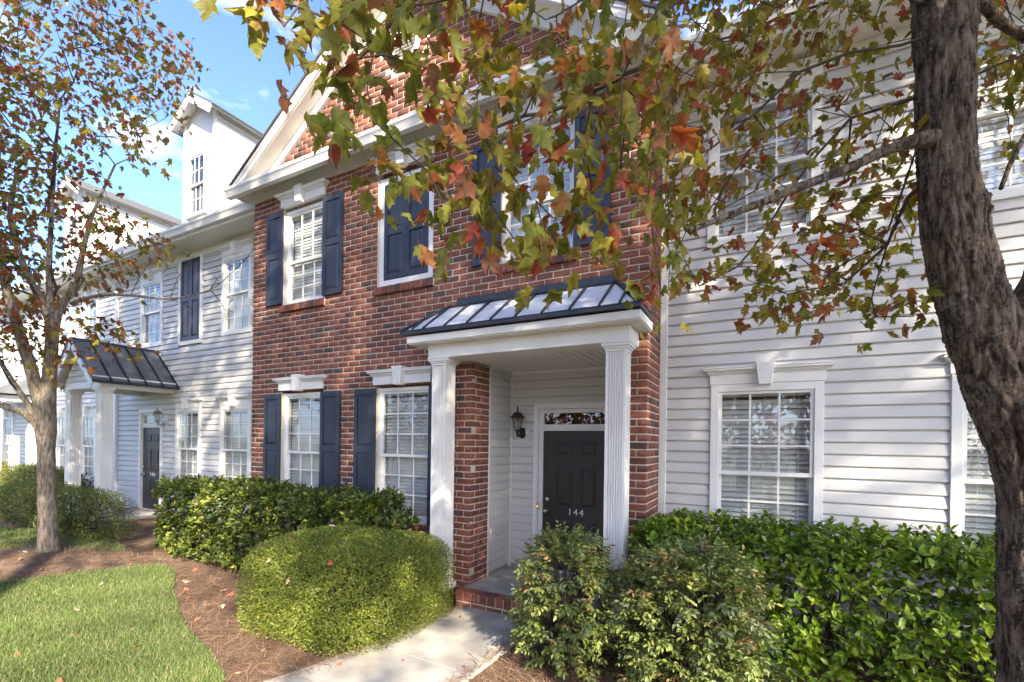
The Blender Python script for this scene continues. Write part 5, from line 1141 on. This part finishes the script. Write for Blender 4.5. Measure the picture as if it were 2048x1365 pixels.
def boxwood(name, label, c, r, n, size, cols, w, p=2.6, group=None):
    S = thing(name, label, 'shrub', (c[0], c[1], 0), group)
    pos, nn = shell_points(n, c, r, p, -.92, .07); keep = pos[:, 2] > .02; pos, nn = pos[keep], nn[keep]
    tip = nn * .9 + unit(len(pos)) * .9 + G_([0, 0, .25]); R = frames(tip, unit(len(pos)) + nn * .8)
    C = pal(len(pos), cols, w); C = np.repeat(C[:, None], len(SV), 1)
    V, T, CC = cloud(SV, SF, pos, R, size * nrng.uniform(.7, 1.25, len(pos)), C)
    o = link('foliage', tri_mesh('foliage', V, T, 'matte', CC), S); o['kind'] = 'stuff'
    pts = [tuple(q) for q in pos[nrng.choice(len(pos), 260)] * .96 + G_(c) * .04]; twig_core(S, (c[0], c[1], 0), pts, .010)
    ks = nrng.choice(len(pos), 170); sp = pos[ks] + nn[ks] * .02; st_ = norm(nn[ks] + G_([0, 0, .8]) + unit(170) * .5); m_ = 9
    SP = np.repeat(sp, m_, 0) + np.repeat(st_, m_, 0) * np.tile(np.linspace(0, .035, m_), 170)[:, None]; RS = frames(np.repeat(st_, m_, 0) * .7 + unit(170 * m_), unit(170 * m_)); CS = np.repeat(pal(170 * m_, cols, w)[:, None] * 1.1, len(SV), 1)
    V, T, CC = cloud(SV, SF, SP, RS, size * nrng.uniform(.6, 1.0, 170 * m_), CS); o = link('stray_shoots', tri_mesh('stray_shoots', V, T, 'matte', CC), S); o['kind'] = 'stuff'
    # inner leafage that closes the mass
    pos2, nn2 = shell_points(int(n * .30), c, tuple(x * .86 for x in r), p, -.9, .05); pos2 = pos2[pos2[:, 2] > .03]
    R2 = frames(unit(len(pos2)), unit(len(pos2))); C2 = np.repeat(pal(len(pos2), cols, w)[:, None], len(SV), 1)
    V, T, CC = cloud(SV, SF, pos2, R2, size * 2.4 * nrng.uniform(.7, 1.2, len(pos2)), C2); o = link('inner_foliage', tri_mesh('inner_foliage', V, T, 'matte', CC), S); o['kind'] = 'stuff'
    return S
BX = [(.155, .205, .036), (.215, .26, .042), (.115, .16, .034), (.28, .31, .055)]
boxwood('boxwood_shrub', 'large clipped boxwood mound beside the walkway', (-3.80, -1.08, .34), (.97, .82, .57), 92000, .022, BX, [.35, .35, .15, .15], 3.9, 'clipped boxwoods')
DK = [(.10, .135, .032), (.13, .165, .038), (.075, .105, .028), (.18, .21, .045)]
boxwood('boxwood_shrub', 'long dark clipped boxwood behind the multi-stemmed maple', (-10.9, -1.12, .60), (2.4, .42, .43), 17000, .026, DK, [.4, .3, .2, .1], 3.2, 'clipped boxwoods')
boxwood('boxwood_shrub', 'dark hedge shrub under the far left windows', (-15.6, .05, .45), (1.9, .45, .72), 16000, .035, DK, [.4, .3, .2, .1], 3.2, 'clipped boxwoods')
boxwood('golden_shrub', 'yellow-green loose shrub at the far left edge', (-17.9, -.35, .62), (.85, .6, .70), 9000, .04, [(.30, .28, .04), (.22, .25, .04), (.36, .20, .05)], [.5, .35, .15], 2.2)

def hedge(name, label, x0, x1, y0, y1, z1, size, cols, w, shoots, per, n_single, wob=.05, group=None, spread=1.0):
    """clipped leafy hedge: shoots of radiating leaves over a rounded box"""
    S = thing(name, label, 'hedge', ((x0 + x1) / 2, (y0 + y1) / 2, 0), group); c = G_([(x0 + x1) / 2, (y0 + y1) / 2, z1 * .5]); r = G_([(x1 - x0) / 2, (y1 - y0) / 2, z1 * .5])
    pts, nn = [], []
    A_ = [(x1 - x0) * z1, (x1 - x0) * z1 * .12, (x1 - x0) * (y1 - y0), (y1 - y0) * z1, (y1 - y0) * z1]; A_ = np.array(A_) / sum(A_)
    for f_, k in enumerate(np.round(A_ * shoots).astype(int)):
        q = nrng.uniform(-1, 1, (k, 3)); n_ = np.zeros((k, 3))
        ax_, sg = ((1, -1), (1, 1), (2, 1), (0, -1), (0, 1))[f_]; q[:, ax_] = sg; n_[:, ax_] = sg; pts.append(q); nn.append(n_)
    q = np.concatenate(pts); n_ = np.concatenate(nn); e = np.abs(q) ** 7; n2 = norm(np.sign(q) * e ** (6 / 7) / r); q = q / ((e.sum(1) ** (1 / 7))[:, None])
    q[:, 2] -= .0; inw = np.abs(nrng.normal(size=len(q))) * .11
    pos = q * r + c; sw = 1 + wob * (np.sin(pos[:, 0] * 3.1 + pos[:, 2] * 2) + np.sin(pos[:, 0] * 7.3 - pos[:, 2] * 5)) * .5
    pos = (pos - c) * sw[:, None] + c - n2 * inw[:, None]; top = (q[:, 2] > .8); pos[:, 2] += np.where(top, nrng.normal(size=len(q)) * .025, 0)
    hollow = np.sin(pos[:, 0] * 9.1 + pos[:, 2] * 6) + np.sin(pos[:, 0] * 4.3 - pos[:, 2] * 11 + 1) + np.sin(pos[:, 0] * 17 + pos[:, 2] * 15); kp = (pos[:, 2] > .05 + nrng.random(len(pos)) * .12) & ((hollow < 1.0) | (q[:, 2] > .75) | (nrng.random(len(pos)) < .25)); pos, n2 = pos[kp], n2[kp]; m = len(pos)
    axis = norm(n2 * .75 + G_([0, 0, .75]) + nrng.normal(size=(m, 3)) * .35)
    P = np.repeat(pos, per, 0); Ax = np.repeat(axis, per, 0); side = norm(np.cross(Ax, unit(len(P)))); lev = np.tile(np.linspace(0, 1, per), m)[:, None]
    tip = Ax * (.25 + .75 * lev) + side * (1.15 - .55 * lev) * spread; P = P + Ax * (lev - .6) * size * .55 + side * size * .06
    R = frames(tip, Ax + unit(len(P)) * .25); sc = size * nrng.uniform(.7, 1.18, len(P)) * (1.05 - .3 * lev[:, 0] * (per > 3))
    base = pal(m, cols, w); C = np.repeat(base, per, 0) * nrng.uniform(.85, 1.15, (len(P), 1)); young = (lev[:, 0] > .7); C[young] *= G_([1.35, 1.25, 1.0])
    C = np.repeat(C[:, None], len(OV), 1)
    v = P - G_(CAM); fw = v @ G_(f0); vis = (fw > .3) & (np.abs(v @ G_(cr)) / fw < 1.08) & (v @ G_(cu) / fw > -.5) & (P[:, 1] < y0 + .10); d = np.where(vis, fw / sc, 1e9) - (R[:, :, 2] @ G_([-.2, -1, .5])) * .02
    idx = np.argsort(d)[:n_single]; rest = np.setdiff1d(np.arange(len(P)), idx)
    V, T, CC = cloud(OV, OF, P[rest], R[rest], sc[rest], C[rest]); o = link('foliage', tri_mesh('foliage', V, T, 'gloss', CC, smooth=False), S); o['kind'] = 'stuff'
    vs = [tri_mesh('leaf', OV, OF, 'gloss', C[i]) for i in idx[::max(1, len(idx) // 20)]] if n_single else []
    for i in idx:
        l = link('leaf', rnd.choice(vs), o); l.matrix_basis = Matrix.Translation(P[i].tolist()) @ Matrix(R[i].tolist()).to_4x4() @ Matrix.Scale(float(sc[i]), 4)
    st = MB()
    for k in range(int((x1 - x0) * 7)):
        bx_ = rnd.uniform(x0 + .1, x1 - .1); by_ = (y0 + y1) / 2 + rnd.uniform(-.1, .1)
        for _ in range(7):
            e_ = Vector((bx_ + rnd.uniform(-.35, .35), rnd.uniform(y0 + .06, y1 - .05), rnd.uniform(.3, z1 - .06))); b0 = Vector((bx_, by_, 0)); mid = (b0 + e_) / 2 + Vector((rnd.uniform(-.1, .1), rnd.uniform(-.1, .1), .08)); st.tube([b0, mid, e_], [.011, .008, .004], 5, False)
    st.build('stems', 'twig', S)
    # leaves further in
    k = int(m * 1.2); qi = nrng.uniform(-.86, .86, (k, 3)) * r + c; Ri = frames(unit(k), unit(k)); Ci = np.repeat(pal(k, cols, w)[:, None], len(OV), 1)
    V, T, CC = cloud(OV, OF, qi, Ri, size * nrng.uniform(.7, 1.2, k), Ci); o = link('inner_foliage', tri_mesh('inner_foliage', V, T, 'gloss', CC), S); o['kind'] = 'stuff'
    return S
hedge('clipped_hedge', 'bright green broad-leaved hedge below the right-hand windows', -1.10, 3.6, -.52, .36, 1.215, .080, [(.12, .215, .022), (.17, .275, .028), (.085, .15, .02), (.22, .31, .035)], [.4, .3, .2, .1], 3300, 6, 270, wob=.02, group='broad-leaved hedges')
hedge('clipped_hedge', 'darker broad-leaved hedge under the brick house windows', -8.55, -3.62, -.80, -.08, 1.24, .074, [(.08, .12, .026), (.12, .165, .03), (.06, .09, .022), (.21, .24, .04)], [.4, .28, .2, .12], 3600, 6, 200, wob=.08, group='broad-leaved hedges', spread=.9)
hedge('clipped_hedge', 'low dark hedge below the far left windows', -16.9, -13.3, .0, .5, 1.0, .07, [(.06, .09, .024), (.10, .13, .03)], [.6, .4], 500, 5, 0, wob=.12, group='broad-leaved hedges')

def nandina(label, c, r, h, fronds, seed):
    """feathery shrub: canes carrying fronds of paired leaflets, layered outwards"""
    S = thing('nandina_shrub', label, 'shrub', (c[0], c[1], 0), 'feathery shrubs in front of the porch'); rg = np.random.default_rng(seed)
    P, R, SC, CC = [], [], [], []; canes = MB(); tips = []
    cols = [(.15, .21, .058), (.20, .255, .07), (.29, .32, .09), (.36, .24, .11), (.19, .25, .13)]
    for i in range(fronds):
        t = rg.random() ** .8; a = rg.uniform(0, 2 * math.pi); zz = .06 + t * (h - .06); q_ = zz / h
        lump = 1 + .16 * math.sin(3 * a + seed + 4 * q_) + .10 * math.sin(7 * a - 9 * q_)
        prof = (.72 + .34 * math.sin(math.pi * min(1, q_ * .75 + .1))) * lump
        if q_ > .72: prof *= math.sqrt(max(.02, 1 - ((q_ - .72) / .30) ** 2))
        inn = rg.random() ** .45; rr = r * prof * (.35 + .60 * inn)
        o = Vector((c[0] + math.cos(a) * rr, c[1] + math.sin(a) * rr, zz)); az = a + rg.normal() * .7
        el = rg.normal() * .35 + .10 + (.55 if q_ > .80 else 0); dr = Vector((math.cos(az) * math.cos(el), math.sin(az) * math.cos(el), math.sin(el)))
        L = rg.uniform(.08, .14); side = dr.cross(Vector((0, 0, 1))).normalized(); upv = side.cross(dr); roll = rg.normal() * .5; side = (side * math.cos(roll) + upv * math.sin(roll)); upv = side.cross(dr)
        if i % 4 == 0: tips.append(tuple(o))
        tip_ = o + dr * L; canes.tube([o, o + dr * L * .5, tip_ + Vector((0, 0, -.012))], [.0016, .0013, .0008], 3, False)
        cc = rg.choice(len(cols), p=[.30, .30, .19, .08, .13] if q_ > .6 else [.44, .36, .11, .05, .04]); n = 4
        for k in range(n):
            for sg in (-1, 1):
                q = o + dr * L * (k + .5) / n + Vector((0, 0, -.012 * (k / n) ** 2)); d_ = dr * .55 + side * sg + Vector((0, 0, -.22)) + Vector(rg.normal(size=3) * .22)
                P.append(tuple(q)); R.append((tuple(d_), tuple(upv + Vector(rg.normal(size=3) * .4)))); SC.append(.050 * rg.uniform(.7, 1.25) * (1 - .28 * k / n)); CC.append(np.array(cols[cc]) * rg.uniform(.75, 1.25))
        P.append(tuple(tip_)); R.append((tuple(dr + Vector((0, 0, -.2))), tuple(upv))); SC.append(.048); CC.append(np.array(cols[cc]))
    P = np.array(P); tipv = np.array([q[0] for q in R]); upn = np.array([q[1] for q in R]); C = np.repeat(np.array(CC)[:, None], len(NV), 1)
    V, T, CL = cloud(NV, NF, P, frames(tipv, upn), np.array(SC), C); o = link('foliage', tri_mesh('foliage', V, T, 'matte', CL), S); o['kind'] = 'stuff'
    for tp in tips[:170]:
        b = Vector((c[0] + rnd.uniform(-.10, .10), c[1] + rnd.uniform(-.10, .10), 0)); tp = Vector(tp); canes.tube([b, Vector((b.x * .6 + tp.x * .4, b.y * .6 + tp.y * .4, tp.z * .6)), tp], [.006, .005, .003], 4, False)
    canes.build('canes', 'twig', S)
    return S
nandina('feathery nandina shrub in front of the dark door, left of its twin', (-1.44, -.92), .375, 1.08, 850, 3)
nandina('wider feathery nandina shrub right of its twin, in front of the clipped hedge', (-.42, -.90), .47, 1.06, 1150, 8)

# ---- grass, pine straw, litter
def scatter(n, x0, x1, y0, y1, test):
    p = nrng.uniform([x0, y0], [x1, y1], (n, 2)); return p[test(p[:, 0], p[:, 1])]
BVt = G_([(-.5, 0, 0), (.5, 0, 0), (-.36, .55, .06), (.36, .55, .06), (0, 1.0, .28)]); BFt = G_([(0, 1, 3), (0, 3, 2), (2, 3, 4)])
def grass(name, label, pts, hgt, wid):
    n = len(pts); pos = np.column_stack([pts, .02 + bumpy(pts[:, 0], pts[:, 1], .6) + terr(pts[:, 0])]); lean = nrng.normal(size=(n, 3)) * .42; lean[:, 2] = 1; up = unit(n); up[:, 2] *= .2
    R = frames(lean, up); T_ = BVt * G_([wid / hgt, 1, 1]); s = hgt * nrng.uniform(.5, 1.25, n)
    patch = (np.sin(pts[:, 0] * 2.1 + pts[:, 1] * 1.3) + np.sin(pts[:, 0] * 5.3 - pts[:, 1] * 3.7) + nrng.normal(size=n) * .6) * .25 + .5
    patch = np.clip(patch, 0, 1)[:, None]; C = pal(n, [(.115, .175, .052), (.15, .21, .066), (.09, .145, .046), (.30, .27, .16)], [.38, .34, .16, .12]) * (.8 + .4 * patch)
    C = np.repeat(C[:, None], 5, 1); V, T, CC = cloud(T_, BFt, pos, R, s, C); o = link(name, tri_mesh(name, V, T, 'grassb', CC)); o['kind'] = 'stuff'; o['label'] = label; o['category'] = 'grass'
near_l = scatter(330000, -9.6, -3.4, -4.6, -.8, lambda x, y: inside(LAWN, x, y) & (nrng.random(len(x)) < np.clip(1.3 - np.hypot(x, y + 4.66) / 11, .3, 1)))
grass('lawn_grass', 'short fescue grass of the lawn in the left foreground', near_l, .052, .0042)
far_l = scatter(60000, -13.5, -8.2, -2.8, -1.0, lambda x, y: inside(LAWN2, x, y)); grass('strip_grass', 'sunlit strip of grass behind the maple trunk', far_l, .055, .0055)
out_l = scatter(60000, -24, -3.6, -6.2, -2.4, lambda x, y: inside(LAWN, x, y) & ((y < -4.6) | (x < -9.6))); grass('roadside_grass', 'grass verge running out of the picture on the left', out_l, .055, .006)

def onbed(x, y):
    return ~inside(LAWN, x, y) & ~inside(LAWN2, x, y) & ~((x > -3.25 - .06 * np.clip(-1 - y, 0, 3)) & (x < -1.93) & (y < -.15))
np_ = scatter(150000, -14.5, 1.8, -3.0, .6, onbed); keep = nrng.random(len(np_)) < np.clip(1.5 - np.hypot(np_[:, 0], np_[:, 1] + 4.66) / 9, .25, 1); np_ = np_[keep]
ed = []
for k_ in range(1500):
    sd_ = rnd.random() < .6; tt = rnd.random() * 2.1; yy = -.25 - tt; xl = np.interp(tt, [0, .55, 1.25, 1.75, 2.4], [-2.955, -3.05, -3.11, -3.19, -3.36]); ed.append((xl + abs(rnd.gauss(0, .07)) - .02 if sd_ else -1.99 - abs(rnd.gauss(0, .05)), yy))
n0 = len(np_); np_ = np.vstack([np_, np.array(ed)])
n = len(np_); z = -.004 + bumpy(np_[:, 0], np_[:, 1]) + mound(np_[:, 0], np_[:, 1]) + .008 + nrng.random(n) ** 2 * .035
z[n0:] = .043 + nrng.random(n - n0) * .006; d = unit(n); d[:, 2] *= .22; d[n0:, 2] *= .1; NVt = G_([(-.5, 0, 0), (.5, 0, 0), (-.5, .5, .05), (.5, .5, .05), (0, 1, 0)]) * G_([.018, 1, 1]); Cn = pal(n, [(.25, .145, .088), (.185, .105, .066), (.33, .215, .14), (.12, .068, .045), (.38, .30, .22)], [.34, .28, .18, .12, .08])
V, T, CC = cloud(NVt, BFt, np.column_stack([np_, z]), frames(d, G_([0, 0, 1.0]) + unit(n) * .4), nrng.uniform(.07, .17, n), np.repeat(Cn[:, None], 5, 1))
o = link('pine_straw', tri_mesh('pine_straw', V, T, 'straw', CC)); o['kind'] = 'stuff'; o['label'] = 'brown pine straw mulch covering the beds'; o['category'] = 'mulch'

DRY = [(.42, .27, .18), (.33, .17, .10), (.38, .10, .07), (.50, .40, .31), (.22, .12, .075)]; HUE = ['tan', 'brown', 'reddish', 'pale', 'dark brown']
vs = []
for c in DRY:
    for _ in range(2): v = MV.copy(); v[:, 2] = v[:, 2] * 1.2 + .10 * np.sin(v[:, 0] * 6 + _ * 2) + .16 * np.abs(v[:, 1] - .5); vs.append(tri_mesh('fallen_leaf', v, MF, 'straw', np.tile(np.array(c), (len(v), 1)) * nrng.uniform(.8, 1.2, (len(v), 1))))
def fallen(x, y, z, s, where, tiltv=.25):
    v = rnd.randrange(len(vs)); o = link('fallen_leaf', vs[v]); o.location = (x, y, z); o.rotation_euler = (rnd.gauss(0, tiltv), rnd.gauss(0, tiltv), rnd.uniform(0, 6.28)); o.scale = (s,) * 3
    tag(o, HUE[v // 2] + ' fallen maple leaf ' + where[0], 'fallen leaf', where[1])
def bed_place(x, y):
    if x < -8.3: return 'on the pine straw round the multi-stemmed maple'
    if x < -5.2: return 'on the pine straw beside the darker hedge'
    if x < -3.0: return 'on the pine straw in front of the boxwood mound' if y < -1.2 else 'on the pine straw behind the boxwood mound'
    return 'on the pine straw under the feathery shrubs' if y < -.7 else 'on the pine straw below the bright hedge'
B_ = 'fallen leaves on the mulch'; W_ = ('lying on the concrete walkway', 'fallen leaves on the walkway'); G2 = ('lying in the lawn grass', 'fallen leaves on the lawn'); X_ = ('resting on the clipped boxwood mound', 'fallen leaves on the boxwood')
k = 0
while k < 90:
    x, y = rnd.uniform(-11, .8), rnd.uniform(-2.6, -.0)
    if not bool(onbed(G_([x]), G_([y]))[0]) or (-5.2 < x < -3.1 and -1.8 < y < -.1): continue
    fallen(x, y, .035 + float(bumpy(G_([x]), G_([y]))[0] + mound(G_([x]), G_([y]))[0]), rnd.uniform(.045, .085), (bed_place(x, y), B_)); k += 1
for x, y in [(-2.62, -1.62), (-3.02, -1.95), (-2.35, -.75), (-2.55, -.95), (-2.2, -1.25), (-2.75, -.55), (-2.9, -1.1), (-2.12, -1.45), (-2.5, -2.2)]: fallen(x, y, .05, rnd.uniform(.03, .055), W_)
for _ in range(9):
    x, y = rnd.uniform(-8, -3.8), rnd.uniform(-3.6, -1.4)
    if bool(inside(LAWN, G_([x]), G_([y]))[0]): fallen(x, y, .062 + float(terr(x)), rnd.uniform(.05, .08), G2)
pp, nn_ = shell_points(400, (-3.80, -1.08, .34), (.995, .835, .58), 3.9, 0.1, .0); sel = [i for i in range(len(pp)) if pp[i][1] < -.7 or pp[i][2] > .8][:12]
for i in sel:
    v = rnd.randrange(len(vs)); o = link('fallen_leaf', vs[v]); q = Vector(nn_[i].tolist()).to_track_quat('Z', 'Y'); o.rotation_mode = 'QUATERNION'; o.rotation_quaternion = q; o.location = (Vector(pp[i].tolist()) + Vector(nn_[i].tolist()) * .006); o.scale = (rnd.uniform(.045, .075),) * 3; tag(o, HUE[v // 2] + ' fallen maple leaf ' + X_[0], 'fallen leaf', X_[1])
